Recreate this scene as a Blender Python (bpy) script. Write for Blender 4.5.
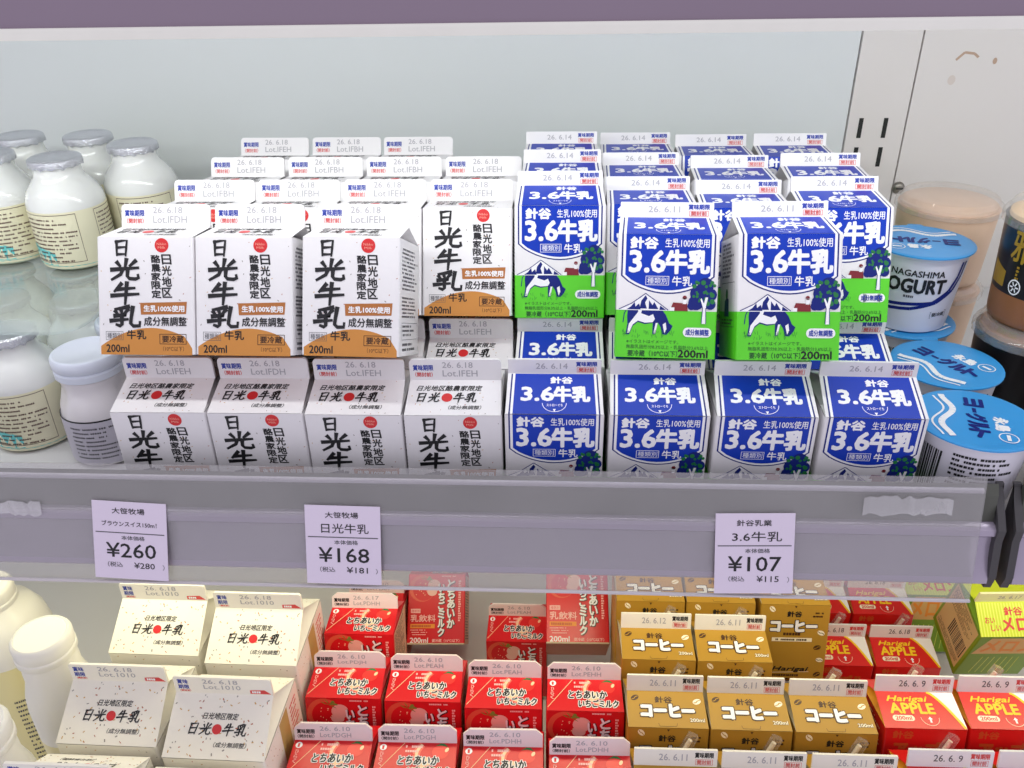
import bpy, bmesh, math, random
from mathutils import Vector, Matrix

random.seed(7)
SC = bpy.context.scene
for o in list(bpy.data.objects):
    bpy.data.objects.remove(o)
COL = SC.collection
MM = 0.001
CAMZ = 1.45                       # camera height; all layout numbers are mm relative to the camera


def W(x, y, z):
    return Vector((x * MM, y * MM, CAMZ + z * MM))


# ------------------------------------------------------------------ camera
F_PX, PITCH, PSI, RHO = 850.0, math.radians(29.43), 0.0617, -0.0202
cam = bpy.data.cameras.new('camera')
cam.sensor_width = 36.0
cam.lens = 36.0 * F_PX / 1024.0
cam.clip_start = 0.01
camo = bpy.data.objects.new('camera', cam)
COL.objects.link(camo)
cp, sp = math.cos(PITCH), math.sin(PITCH)
ca, sa = math.cos(PSI), math.sin(PSI)


def _yaw(v):
    return Vector((v[0] * ca - v[1] * sa, v[1] * ca + v[0] * sa, v[2]))


_r0, _u0, _f0 = _yaw((1, 0, 0)), _yaw((0, sp, cp)), _yaw((0, cp, -sp))
cr, sr = math.cos(RHO), math.sin(RHO)
_r = _r0 * cr + _u0 * sr
_u = -_r0 * sr + _u0 * cr
_M = Matrix((( _r.x, _u.x, -_f0.x), (_r.y, _u.y, -_f0.y), (_r.z, _u.z, -_f0.z)))
camo.matrix_world = Matrix.Translation((0, 0, CAMZ)) @ _M.to_4x4()
SC.camera = camo

# ------------------------------------------------------------------ world, lights, exposure
wd = bpy.data.worlds.new('store_ambient')
SC.world = wd
wd.use_nodes = True
wd.node_tree.nodes['Background'].inputs[0].default_value = (0.86, 0.83, 0.95, 1)
wd.node_tree.nodes['Background'].inputs[1].default_value = 0.62


def area(name, loc, target, sx, sy, power, col):
    l = bpy.data.lights.new(name, 'AREA')
    l.shape = 'RECTANGLE'
    l.size, l.size_y, l.energy, l.color = sx, sy, power, col
    o = bpy.data.objects.new(name, l)
    o.location = loc
    d = Vector(target) - Vector(loc)
    o.rotation_euler = d.to_track_quat('-Z', 'Y').to_euler()
    COL.objects.link(o)
    return o


# ceiling fluorescent of the shop, above and behind the photographer
area('ceiling_light', (0.1, -0.75, 2.75), (0, 0.5, 1.2), 2.4, 0.5, 2.5, (0.98, 0.93, 1.0))
# lamp tubes tucked under the upper shelf and under the middle shelf
area('shelf_lamp_upper', W(0, 445, -34), W(0, 720, -270), 1.3, 0.03, 1.75, (0.97, 1.0, 0.98))
area('shelf_lamp_lower', W(0, 468, -349), W(0, 540, -640), 1.3, 0.03, 1.05, (1.0, 0.95, 0.64))

SC.view_settings.view_transform = 'Standard'
SC.view_settings.look = 'None'
SC.view_settings.exposure = 0.32
SC.view_settings.gamma = 1.0
SC.view_settings.use_curve_mapping = False

# ------------------------------------------------------------------ materials
MATS = {}


def lin(c):
    c = c / 255.0
    return c / 12.92 if c <= 0.04045 else ((c + 0.055) / 1.055) ** 2.4


def mat(name, rgb, rough=0.5, metal=0.0, noise=0.0, nscale=60.0, bump=0.0, coat=0.0, sss=0.0, spec=0.5):
    if name in MATS:
        return MATS[name]
    m = bpy.data.materials.new(name)
    m.use_nodes = True
    nt = m.node_tree
    b = nt.nodes['Principled BSDF']
    c = (lin(rgb[0]), lin(rgb[1]), lin(rgb[2]), 1)
    b.inputs['Base Color'].default_value = c
    b.inputs['Roughness'].default_value = rough
    b.inputs['Metallic'].default_value = metal
    b.inputs['Specular IOR Level'].default_value = spec
    if coat:
        b.inputs['Coat Weight'].default_value = coat
        b.inputs['Coat Roughness'].default_value = 0.15
    if sss:
        b.inputs['Subsurface Weight'].default_value = sss
        b.inputs['Subsurface Radius'].default_value = (0.01, 0.01, 0.008)
    if noise or bump:
        tc = nt.nodes.new('ShaderNodeTexCoord')
        n = nt.nodes.new('ShaderNodeTexNoise')
        n.inputs['Scale'].default_value = nscale
        n.inputs['Detail'].default_value = 5
        nt.links.new(tc.outputs['Object'], n.inputs['Vector'])
        if noise:
            mx = nt.nodes.new('ShaderNodeMix')
            mx.data_type = 'RGBA'
            mx.inputs['A'].default_value = tuple(max(0, x * (1 - noise)) for x in c[:3]) + (1,)
            mx.inputs['B'].default_value = tuple(min(1, x * (1 + noise)) for x in c[:3]) + (1,)
            nt.links.new(n.outputs['Fac'], mx.inputs['Factor'])
            nt.links.new(mx.outputs['Result'], b.inputs['Base Color'])
        if bump:
            bp = nt.nodes.new('ShaderNodeBump')
            bp.inputs['Strength'].default_value = bump
            bp.inputs['Distance'].default_value = 0.001
            nt.links.new(n.outputs['Fac'], bp.inputs['Height'])
            nt.links.new(bp.outputs['Normal'], b.inputs['Normal'])
    MATS[name] = m
    return m


def clear(name, tint=(1, 1, 1), haze=0.1, gloss=0.06, rough=0.08, hazecol=(0.8, 0.8, 0.82)):
    """thin clear plastic: mostly transparent, a little milky, a little shiny"""
    if name in MATS:
        return MATS[name]
    m = bpy.data.materials.new(name)
    m.use_nodes = True
    nt = m.node_tree
    nt.nodes.remove(nt.nodes['Principled BSDF'])
    out = nt.nodes['Material Output']
    tr = nt.nodes.new('ShaderNodeBsdfTransparent')
    tr.inputs[0].default_value = tint + (1,)
    df = nt.nodes.new('ShaderNodeBsdfDiffuse')
    df.inputs[0].default_value = hazecol + (1,)
    gl = nt.nodes.new('ShaderNodeBsdfGlossy')
    gl.inputs['Roughness'].default_value = rough
    fr = nt.nodes.new('ShaderNodeLayerWeight')
    fr.inputs[0].default_value = 0.5
    fm = nt.nodes.new('ShaderNodeMapRange')
    fm.inputs['To Min'].default_value = gloss * 0.35
    fm.inputs['To Max'].default_value = gloss * 2.6
    nt.links.new(fr.outputs['Facing'], fm.inputs['Value'])
    tc = nt.nodes.new('ShaderNodeTexCoord')
    ns = nt.nodes.new('ShaderNodeTexNoise')
    ns.inputs['Scale'].default_value = 22
    nt.links.new(tc.outputs['Object'], ns.inputs['Vector'])
    mr = nt.nodes.new('ShaderNodeMapRange')
    mr.inputs['To Min'].default_value = haze * 0.6
    mr.inputs['To Max'].default_value = haze * 1.4
    nt.links.new(ns.outputs['Fac'], mr.inputs['Value'])
    m1 = nt.nodes.new('ShaderNodeMixShader')
    m2 = nt.nodes.new('ShaderNodeMixShader')
    nt.links.new(mr.outputs['Result'], m1.inputs[0])
    nt.links.new(tr.outputs[0], m1.inputs[1])
    nt.links.new(df.outputs[0], m1.inputs[2])
    nt.links.new(fm.outputs['Result'], m2.inputs[0])
    nt.links.new(m1.outputs[0], m2.inputs[1])
    nt.links.new(gl.outputs[0], m2.inputs[2])
    nt.links.new(m2.outputs[0], out.inputs['Surface'])
    MATS[name] = m
    return m


CARD = mat('white_card', (236, 234, 235), 0.38, noise=0.02, nscale=250)
CARDC = mat('cream_card', (243, 239, 228), 0.4, noise=0.02, nscale=250)
CARDIN = mat('raw_card', (205, 190, 160), 0.7, noise=0.06, nscale=300)
INK = mat('black_ink', (22, 22, 26), 0.45)
GREYINK = mat('grey_ink', (88, 88, 94), 0.5)
DOT = mat('stamp_ink', (176, 174, 180), 0.6)
BLUEINK = mat('blue_ink', (40, 62, 165), 0.45)
REDINK = mat('red_ink', (218, 62, 62), 0.45)
TAN = mat('tan_ink', (205, 138, 62), 0.42, noise=0.04, nscale=90)
TANDK = mat('brown_ink', (178, 110, 52), 0.42)
BLUE = mat('carton_blue', (20, 58, 178), 0.34, noise=0.03, nscale=40, spec=0.25)
NAVY = mat('navy_ink', (24, 38, 120), 0.4, spec=0.25)
GREEN = mat('carton_green', (94, 214, 44), 0.36, noise=0.05, nscale=120)
LEAF = mat('leaf_ink', (30, 120, 60), 0.4)
BARN = mat('barn_red', (130, 34, 44), 0.4)
WHITEINK = mat('white_ink', (246, 246, 248), 0.35)
RED = mat('strawberry_red', (216, 24, 34), 0.3, noise=0.06, nscale=50)
REDDK = mat('deep_red', (168, 14, 26), 0.3)
REDLT = mat('glossy_berry', (232, 58, 52), 0.3)
CREAM = mat('cream_ink', (250, 214, 170), 0.35)
ORANGE = mat('orange_ink', (240, 150, 40), 0.4)
GOLD = mat('coffee_gold', (180, 138, 52), 0.36, spec=0.3, noise=0.05, nscale=40)
BROWN = mat('bean_brown', (74, 44, 22), 0.4)
BEANW = mat('bean_cream', (250, 240, 214), 0.4)
APRED = mat('apple_red', (216, 32, 30), 0.3, noise=0.05, nscale=40)
APDK = mat('apple_orange', (205, 92, 40), 0.4)
YEL = mat('apple_yellow', (250, 206, 30), 0.35)
LIME = mat('melon_lime', (206, 222, 40), 0.34, noise=0.05, nscale=60)
LIMEDK = mat('melon_green', (120, 160, 30), 0.36)
BEIGE = mat('beige_print', (214, 186, 130), 0.5)
SHELFM = mat('painted_shelf', (214, 214, 214), 0.42, noise=0.03, nscale=18)
LILAC = mat('rail_aluminium', (176, 166, 184), 0.26, metal=0.35, noise=0.05, nscale=14)
RAILDK = mat('rail_backing', (84, 86, 78), 0.4, metal=0.1, noise=0.06, nscale=16)
EDGE = mat('rail_edge_cream', (250, 250, 238), 0.35, noise=0.05, nscale=60)
RUBBER = mat('rubber_grey', (70, 68, 70), 0.6)
WALLM = mat('wall_enamel', (228, 233, 233), 0.32, noise=0.025, nscale=5)
WALLR = mat('wall_enamel_warm', (232, 228, 224), 0.34, noise=0.03, nscale=6)
SLOT = mat('slot_dark', (40, 42, 40), 0.8)
STEEL = mat('dull_steel', (150, 146, 138), 0.4, metal=0.8, noise=0.1, nscale=200)
RUST = mat('rust_stain', (196, 168, 146), 0.7)
PAPER = mat('tag_paper', (226, 214, 232), 0.55, noise=0.015, nscale=120)
FILM = clear('clear_film', haze=0.12, gloss=0.12, rough=0.1)
ACRYL = clear('acrylic_plate', tint=(0.95, 0.99, 0.98), haze=0.17, gloss=0.1, rough=0.1, hazecol=(0.84, 0.88, 0.87))
COVER = clear('rail_cover', tint=(0.96, 0.96, 0.96), haze=0.22, gloss=0.10, rough=0.1, hazecol=(0.62, 0.6, 0.6))
DOME = clear('clear_lid', tint=(0.99, 0.98, 0.97), haze=0.2, gloss=0.12, rough=0.06, hazecol=(0.9, 0.86, 0.82))
FOIL = mat('foil_silver', (222, 224, 230), 0.26, metal=0.8, noise=0.2, nscale=700, bump=1.0)
YOGW = mat('yogurt_glass', (236, 238, 234), 0.16, coat=0.6, sss=0.15)
YOGY = mat('cream_label', (236, 232, 200), 0.4, noise=0.02, nscale=80)
TEAL = mat('teal_ink', (112, 210, 208), 0.4)
BRINK = mat('brown_text', (96, 66, 60), 0.5)
MILKP = mat('milk_plastic', (238, 234, 236), 0.3, coat=0.2, sss=0.15)
MILKC = mat('cap_plastic', (222, 228, 240), 0.35, sss=0.1)
YPLAS = mat('yellow_plastic', (236, 226, 172), 0.3, sss=0.15)
WPLAS = mat('white_plastic', (238, 236, 228), 0.32, sss=0.15)
CUPW = mat('cup_white', (226, 224, 234), 0.35)
CUPB = mat('lid_blue', (60, 156, 222), 0.28, noise=0.05, nscale=60, bump=0.25)
CUPN = mat('cup_navy', (24, 50, 130), 0.35)
BLACKC = mat('cup_black', (20, 18, 20), 0.28)
GOLDI = mat('gold_foil', (190, 150, 50), 0.35, metal=0.4)
CARAM = mat('caramel', (150, 96, 56), 0.3, noise=0.1, nscale=120)
PEACH = mat('peach_cream', (240, 206, 176), 0.4, noise=0.05, nscale=60)
STRAW = mat('straw_white', (240, 232, 216), 0.35)


# ------------------------------------------------------------------ object helpers
def link(name, me, parent=None):
    o = bpy.data.objects.new(name, me)
    COL.objects.link(o)
    if parent is not None:
        o.parent = parent
    return o


def tag(o, label, cat, group=None):
    o['label'] = label
    o['category'] = cat
    if group:
        o['group'] = group
    return o


class MB:
    """collects polygons (mm, local) with materials; build() makes one mesh"""

    def __init__(s):
        s.v, s.f, s.m, s.mats = [], [], [], []

    def mi(s, m):
        if m not in s.mats:
            s.mats.append(m)
        return s.mats.index(m)

    def add(s, verts, faces, m):
        b = len(s.v)
        s.v += [tuple(p) for p in verts]
        i = s.mi(m)
        for f in faces:
            s.f.append(tuple(b + k for k in f))
            s.m.append(i)

    def box(s, x0, x1, y0, y1, z0, z1, m):
        s.add([(x0, y0, z0), (x1, y0, z0), (x1, y1, z0), (x0, y1, z0), (x0, y0, z1), (x1, y0, z1), (x1, y1, z1), (x0, y1, z1)],
              [(0, 3, 2, 1), (4, 5, 6, 7), (0, 1, 5, 4), (1, 2, 6, 5), (2, 3, 7, 6), (3, 0, 4, 7)], m)

    def prism_x(s, prof, x0, x1, m):
        n = len(prof)
        v = [(x0, y, z) for y, z in prof] + [(x1, y, z) for y, z in prof]
        f = [(i, (i + 1) % n, n + (i + 1) % n, n + i) for i in range(n)]
        f += [tuple(range(n))[::-1], tuple(range(n, 2 * n))]
        s.add(v, f, m)

    def lathe(s, prof, m, seg=40, cx=0, cy=0, cap0=True, cap1=True):
        v, f = [], []
        for r, z in prof:
            for k in range(seg):
                a = 2 * math.pi * k / seg
                v.append((cx + r * math.cos(a), cy + r * math.sin(a), z))
        for i in range(len(prof) - 1):
            for k in range(seg):
                k2 = (k + 1) % seg
                f.append((i * seg + k, i * seg + k2, (i + 1) * seg + k2, (i + 1) * seg + k))
        if cap0:
            f.append(tuple(range(seg))[::-1])
        if cap1:
            f.append(tuple((len(prof) - 1) * seg + k for k in range(seg)))
        s.add(v, f, m)

    def tube(s, pts, r, m, seg=10):
        pts = [Vector(p) for p in pts]
        v, f = [], []
        for i, p in enumerate(pts):
            d = (pts[min(i + 1, len(pts) - 1)] - pts[max(i - 1, 0)]).normalized()
            a = d.orthogonal().normalized() if i == 0 else (a - d * a.dot(d)).normalized()
            b = d.cross(a)
            for k in range(seg):
                t = 2 * math.pi * k / seg
                v.append(p + (a * math.cos(t) + b * math.sin(t)) * r)
        for i in range(len(pts) - 1):
            for k in range(seg):
                k2 = (k + 1) % seg
                f.append((i * seg + k, i * seg + k2, (i + 1) * seg + k2, (i + 1) * seg + k))
        f.append(tuple(range(seg))[::-1])
        f.append(tuple((len(pts) - 1) * seg + k for k in range(seg)))
        s.add(v, f, m)

    def mesh(s, name, smooth=False, weld=False):
        me = bpy.data.meshes.new(name)
        me.from_pydata([(x * MM, y * MM, z * MM) for x, y, z in s.v], [], s.f)
        for m in s.mats:
            me.materials.append(m)
        me.polygons.foreach_set('material_index', s.m)
        me.update()
        if weld or smooth:
            bm = bmesh.new()
            bm.from_mesh(me)
            if weld:
                bmesh.ops.remove_doubles(bm, verts=bm.verts, dist=1e-6)
            if smooth:
                bmesh.ops.recalc_face_normals(bm, faces=bm.faces)
                for f in bm.faces:
                    f.smooth = True
                for e in bm.edges:
                    if len(e.link_faces) == 2 and e.calc_face_angle(0) > math.radians(38):
                        e.smooth = False
            bm.to_mesh(me)
            bm.free()
        return me

    def build(s, name, parent=None, smooth=False, weld=False):
        return link(name, s.mesh(name, smooth, weld), parent)


# ------------------------------------------------------------------ flat print: text and shapes on panels
_TX = {}


def glyphs(text, off=0.0):
    """2-D triangles of a line of text scaled into its own unit box; off thickens the strokes (em)"""
    key = (text, round(off, 3))
    if key in _TX:
        return _TX[key]
    c = bpy.data.curves.new('t', 'FONT')
    c.body = text
    c.resolution_u = 2
    c.offset = round(off, 3)
    o = bpy.data.objects.new('t', c)
    COL.objects.link(o)
    dg = bpy.context.evaluated_depsgraph_get()
    dg.update()
    me = bpy.data.meshes.new_from_object(o.evaluated_get(dg))
    vs = [(v.co.x, v.co.y) for v in me.vertices]
    fs = [tuple(p.vertices) for p in me.polygons]
    bpy.data.objects.remove(o)
    bpy.data.curves.remove(c)
    bpy.data.meshes.remove(me)
    x0, x1 = min(v[0] for v in vs), max(v[0] for v in vs)
    y0, y1 = min(v[1] for v in vs), max(v[1] for v in vs)
    vs = [((x - x0) / (x1 - x0), (y - y0) / (y1 - y0)) for x, y in vs]
    _TX[key] = (vs, fs, x1 - x0, y1 - y0)
    return _TX[key]


BRUSH = {
    '日': [[(.2, .93), (.22, .5), (.25, .05)], [(.14, .86), (.5, .93), (.82, .95), (.8, .5), (.78, .03)], [(.26, .53), (.74, .57)], [(.26, .13), (.76, .15)]],
    '光': [[(.53, 1.), (.5, .58)], [(.2, .86), (.33, .66)], [(.86, .93), (.66, .68)], [(.02, .5), (.5, .55), (.98, .6)],
          [(.42, .53), (.36, .28), (.05, .02)], [(.6, .55), (.6, .2), (.68, .08), (.9, .06), (1., .12), (.97, .27)]],
    '牛': [[(.34, .95), (.1, .58)], [(.2, .68), (.84, .75)], [(.0, .38), (.5, .43), (1., .47)], [(.54, 1.), (.53, .5), (.52, -.02)]],
    '乳': [[(.58, 1.), (.34, .92), (.1, .86)], [(.12, .78), (.2, .65)], [(.32, .82), (.36, .67)], [(.56, .86), (.44, .66)],
          [(.1, .54), (.52, .6), (.36, .47)], [(.36, .47), (.38, .12), (.32, .05), (.18, .12)], [(-.02, .3), (.58, .38)],
          [(.72, .98), (.69, .5), (.68, .18), (.78, .05), (1., .06), (1., .26)]],
}


class Print:
    """draws on a panel. u: mm from the panel's left edge, v: mm down from its top; place(u, v, off) -> local xyz"""

    def __init__(s, place):
        s.mb = MB()
        s.place = place

    def poly(s, pts, m, layer=1):
        s.mb.add([s.place(u, v, 0.07 * layer) for u, v in pts], [tuple(range(len(pts)))], m)

    def rect(s, u0, v0, u1, v1, m, layer=1):
        s.poly([(u0, v1), (u1, v1), (u1, v0), (u0, v0)], m, layer)

    def frame(s, u0, v0, u1, v1, t, m, layer=1):
        s.rect(u0, v0, u1, v0 + t, m, layer)
        s.rect(u0, v1 - t, u1, v1, m, layer)
        s.rect(u0, v0, u0 + t, v1, m, layer)
        s.rect(u1 - t, v0, u1, v1, m, layer)

    def disc(s, u, v, r, m, layer=1, ry=None, rot=0.0, n=22):
        ry = r if ry is None else ry
        P = []
        for k in range(n):
            a = -2 * math.pi * k / n
            x, y = r * math.cos(a), ry * math.sin(a)
            P.append((u + x * math.cos(rot) - y * math.sin(rot), v + x * math.sin(rot) + y * math.cos(rot)))
        s.poly(P, m, layer)

    def line(s, pts, w, m, layer=1):
        for (a, b), (c, d) in zip(pts, pts[1:]):
            L = math.hypot(c - a, d - b) or 1
            nx, ny = -(d - b) / L * w / 2, (c - a) / L * w / 2
            s.poly([(a + nx, b + ny), (c + nx, d + ny), (c - nx, d - ny), (a - nx, b - ny)], m, layer)

    def text(s, t, u0, v0, u1, v1, m, layer=2, bold=0.0, shear=0.0):
        w, h = u1 - u0, v1 - v0
        vs, fs, gw, gh = glyphs(t)
        b = bold
        offs = [(0, 0)] if not b else [(b, b * .3), (-b, -b * .3), (b * .3, -b), (-b * .3, b), (0, 0)]
        if b > .45:
            offs = [(b * .8, b * .8), (-b * .8, b * .8), (b * .8, -b * .8), (-b * .8, -b * .8)] + offs
        for i, (dx, dy) in enumerate(offs):
            s.mb.add([s.place(u0 + x * w + (y - .5) * shear * h + dx, v1 - y * h + dy, 0.07 * layer + .012 * i) for x, y in vs], fs, m)

    def vtext(s, t, u0, v0, u1, v1, m, layer=2, bold=0.0, gap=0.08, shear=0.0):
        n = len(t)
        h = (v1 - v0) / n
        for i, ch in enumerate(t):
            s.text(ch, u0, v0 + i * h + h * gap / 2, u1, v0 + (i + 1) * h - h * gap / 2, m, layer, bold, shear)

    def brush(s, ch, u0, v0, u1, v1, m, layer=2, wd=0.105, shear=0.0):
        w, h = u1 - u0, v1 - v0
        for si, st in enumerate(BRUSH[ch]):
            n = len(st)
            P = [Vector((u0 + x * w + (y - .5) * shear * w, v1 - y * h)) for x, y in st]
            Wd = [(w + h) / 2 * wd * (1.15 if i == 0 else (0.65 if i == n - 1 else 0.95)) for i in range(n)]
            L, R = [], []
            for i in range(n):
                d = (P[min(i + 1, n - 1)] - P[max(i - 1, 0)]).normalized()
                nn = Vector((-d.y, d.x)) * Wd[i] / 2
                q = P[i] + (d * Wd[i] * .3 * (-1 if i == 0 else (1 if i == n - 1 else 0)))
                L.append(q + nn)
                R.append(q - nn)
            for i in range(n - 1):
                s.poly([L[i], L[i + 1], R[i + 1], R[i]], m, layer + .3 * (si % 4))

    def dashes(s, u0, v0, u1, v1, rows, m, layer=1, fill=0.55, seed=1, cw=1.6):
        """rows of print too small to read"""
        rg = random.Random(seed)
        h = (v1 - v0) / rows
        for i in range(rows):
            u = u0
            end = u0 + (u1 - u0) * rg.uniform(.6, 1)
            while u < end:
                w = cw * rg.uniform(.5, 1.2)
                if rg.random() < .86:
                    s.rect(u, v0 + i * h, min(u + w * .8, u1), v0 + i * h + h * fill, m, layer)
                u += w
    
    def speck(s, u0, v0, u1, v1, n, seed, size=0.9, layer=1):
        rg = random.Random(seed)
        cols = [mat('speck_gold', (204, 164, 90), .5), mat('speck_grey', (150, 144, 138), .5), mat('speck_rust', (182, 112, 84), .5)]
        for _ in range(n):
            u, v, a, L = rg.uniform(u0, u1), rg.uniform(v0, v1), rg.uniform(0, 6.28), size * rg.uniform(.5, 1.5)
            s.line([(u, v), (u + L * math.cos(a), v + L * math.sin(a))], size * rg.uniform(.35, .7), rg.choice(cols), layer)

    def mesh(s, name):
        return s.mb.mesh(name)


# ------------------------------------------------------------------ gable-top carton
class Dim:
    def __init__(s, w, d, H, r, hf, k, corner):
        s.w, s.d, s.H, s.r, s.hf, s.k, s.corner = w, d, H, r, hf, k, corner
        s.L = math.hypot(d / 2, r)
        s.c, s.s = (d / 2) / s.L, r / s.L


DN = Dim(57, 55.5, 68, 8.7, 13.8, .963, 2.6)
DB = Dim(57, 55.5, 70.7, 12.1, 9.1, .962, 0.5)
DC = Dim(57, 55.5, 71, 10.6, 13.0, .966, 0.5)
DS = Dim(57, 55.5, 68, 8.5, 13.5, .966, 4.5)
DM = Dim(70, 70, 190, 23, 15, .962, 2.2)


def front(D):
    return lambda u, v, o: (u - D.w / 2, -o, D.H - v)


def roof(D):
    def f(u, v, o):
        t = D.L - v
        x = (u - D.w / 2) * (1 - (1 - D.k) * t / D.L)
        return (x, .35 + t / D.L * (D.d / 2 - 1.15) - o * D.s, D.H + t * D.s + o * D.c)
    return f


def back_roof(D):
    def f(u, v, o):
        t = D.L - v
        x = -(u - D.w / 2) * (1 - (1 - D.k) * t / D.L)
        return (x, D.d - .35 - t / D.L * (D.d / 2 - 1.15) + o * D.s, D.H + t * D.s + o * D.c)
    return f


def fin(D):
    return lambda u, v, o: ((u - D.w / 2) * D.k, D.d / 2 - 0.9 - o, D.H + D.r + D.hf - v)


def side_r(D):
    return lambda u, v, o: (D.w / 2 + o, u, D.H - v)


def side_l(D):
    return lambda u, v, o: (-D.w / 2 - o, D.d - u, D.H - v)


def body_mesh(name, D, bands, rad=1.3, base=None):
    """rounded-corner box; bands = [(z0, z1, material)...] from the bottom up"""
    ring = []
    for cx, cy, a0 in ((D.w / 2 - rad, D.d - rad, 0), (-D.w / 2 + rad, D.d - rad, 90), (-D.w / 2 + rad, rad, 180), (D.w / 2 - rad, rad, 270)):
        for k in range(4):
            a = math.radians(a0 + 30 * k)
            ring.append((cx + rad * math.cos(a), cy + rad * math.sin(a)))
    n = len(ring)
    mb = MB()
    for z0, z1, m in bands:
        v = [(x, y, z0) for x, y in ring] + [(x, y, z1) for x, y in ring]
        mb.add(v, [(i, (i + 1) % n, n + (i + 1) % n, n + i) for i in range(n)], m)
    mb.add([(x, y, 0.6) for x, y in ring], [tuple(range(n))[::-1]], base or CARDIN)
    return mb.mesh(name, smooth=True, weld=True)


def gable_mesh(name, D, mroof, mside):
    mb = MB()
    e = 0.35
    A, B = (-D.w / 2 + e, e, D.H), (D.w / 2 - e, e, D.H)
    C, E = (D.w / 2 - e, D.d - e, D.H), (-D.w / 2 + e, D.d - e, D.H)
    zr = D.H + D.r
    k = D.w / 2 * D.k
    f0, f1 = (-k, D.d / 2 - .8, zr), (k, D.d / 2 - .8, zr)
    b0, b1 = (-k, D.d / 2 + .8, zr), (k, D.d / 2 + .8, zr)
    inn = D.w * .30
    PL, PR = (-D.w / 2 + inn, D.d / 2, zr - D.r * .25), (D.w / 2 - inn, D.d / 2, zr - D.r * .25)
    mb.add([A, B, f1, f0], [(0, 1, 2, 3)], mroof)
    mb.add([C, E, b0, b1], [(0, 1, 2, 3)], mroof)
    mb.add([A, E, PL, f0, b0], [(1, 0, 2), (0, 3, 2), (4, 1, 2), (3, 4, 2)], mside)
    mb.add([B, C, PR, f1, b1], [(0, 1, 2), (3, 0, 2), (1, 4, 2), (4, 3, 2)], mside)
    return mb.mesh(name)


def seal_mesh(name, D, m):
    k, y0, y1 = D.w / 2 * D.k, D.d / 2 - .9, D.d / 2 + .9
    z0, z1, c = D.H + D.r - .3, D.H + D.r + D.hf, D.corner
    if c > 4:
        prof = [(-k, z0), (k, z0), (k, z1 - c * .9), (k - c, z1), (-k + c, z1), (-k, z1 - c * .9)]
    else:
        prof = [(-k, z0), (k, z0)]
        for i in range(5):
            a = math.radians(22.5 * i)
            prof.append((k - c + c * math.cos(a), z1 - c + c * math.sin(a)))
        for i in range(5):
            a = math.radians(90 + 22.5 * i)
            prof.append((-k + c + c * math.cos(a), z1 - c + c * math.sin(a)))
    n = len(prof)
    mb = MB()
    mb.add([(x, y0, z) for x, z in prof] + [(x, y1, z) for x, z in prof],
           [tuple(range(n)), tuple(range(n, 2 * n))[::-1]] + [((i + 1) % n, i, n + i, n + (i + 1) % n) for i in range(n)], m)
    return mb.mesh(name)


KIT = {}      # kind -> dict of shared meshes
_SEAL = {}


def date_mesh(kind, date, lot):
    key = (kind, date, lot)
    if key in _SEAL:
        return _SEAL[key]
    D = KIT[kind]['D']
    w, h = D.w, D.hf
    p = Print(fin(D))
    if kind == 'white':
        p.text('賞味期限', .04 * w, .26 * h, .26 * w, .53 * h, BLUEINK, 1, .12)
        p.text('（開封前）', .06 * w, .62 * h, .25 * w, .84 * h, REDINK, 1, .06)
        p.text(date, .36 * w, .12 * h, .69 * w, .40 * h, DOT, 1, .03)
        p.text('Lot.' + lot, .36 * w, .52 * h, .74 * w, .82 * h, DOT, 1, .03)
    elif kind in ('blue', 'coffee', 'apple', 'melon'):
        c1 = BLUEINK if kind == 'blue' else (INK if kind == 'coffee' else REDINK)
        p.text('賞味期限', .73 * w, .14 * h, .955 * w, .46 * h, c1, 1, .14)
        p.frame(.74 * w, .55 * h, .945 * w, .90 * h, .25, REDINK, 1)
        p.text('開封前', .76 * w, .59 * h, .925 * w, .86 * h, REDINK, 2, .05)
        p.text(date, .30 * w, .26 * h, .64 * w, .66 * h, DOT if kind != 'apple' else GREYINK, 1, .04)
    elif kind == 'berry':
        p.text('賞味期限', .035 * w, .34 * h, .265 * w, .60 * h, INK, 1, .13)
        p.text('（開封前）', .04 * w, .66 * h, .255 * w, .86 * h, INK, 1, .06)
        p.text(date, .33 * w, .16 * h, .72 * w, .42 * h, DOT, 1, .04)
        p.text('Lot.' + lot, .33 * w, .54 * h, .73 * w, .80 * h, DOT, 1, .04)
    elif kind == 'litre':
        p.text('賞味', .04 * w, .16 * h, .15 * w, .44 * h, BLUEINK, 1, .12)
        p.text('期限', .04 * w, .50 * h, .15 * w, .76 * h, BLUEINK, 1, .12)
        p.text('（開封前）', .05 * w, .80 * h, .16 * w, .92 * h, REDINK, 1, .05)
        p.text(date, .30 * w, .12 * h, .66 * w, .38 * h, DOT, 1, .05)
        p.text('Lot.' + lot, .30 * w, .46 * h, .68 * w, .72 * h, DOT, 1, .05)
        p.poly([(.77 * w, .92 * h), (.985 * w, .92 * h), (.92 * w, .66 * h), (.77 * w, .70 * h)], REDINK, 1)
        p.dashes(.79 * w, .74 * h, .90 * w, .92 * h, 1, WHITEINK, 2, .7, 85, 1.6)
    _SEAL[key] = p.mesh('date_print')
    return _SEAL[key]


def make_kit(kind, D, body, gable, seal, prints, straw=False):
    KIT[kind] = dict(D=D, body=body, gable=gable, seal=seal, prints=prints, straw=straw)


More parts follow.
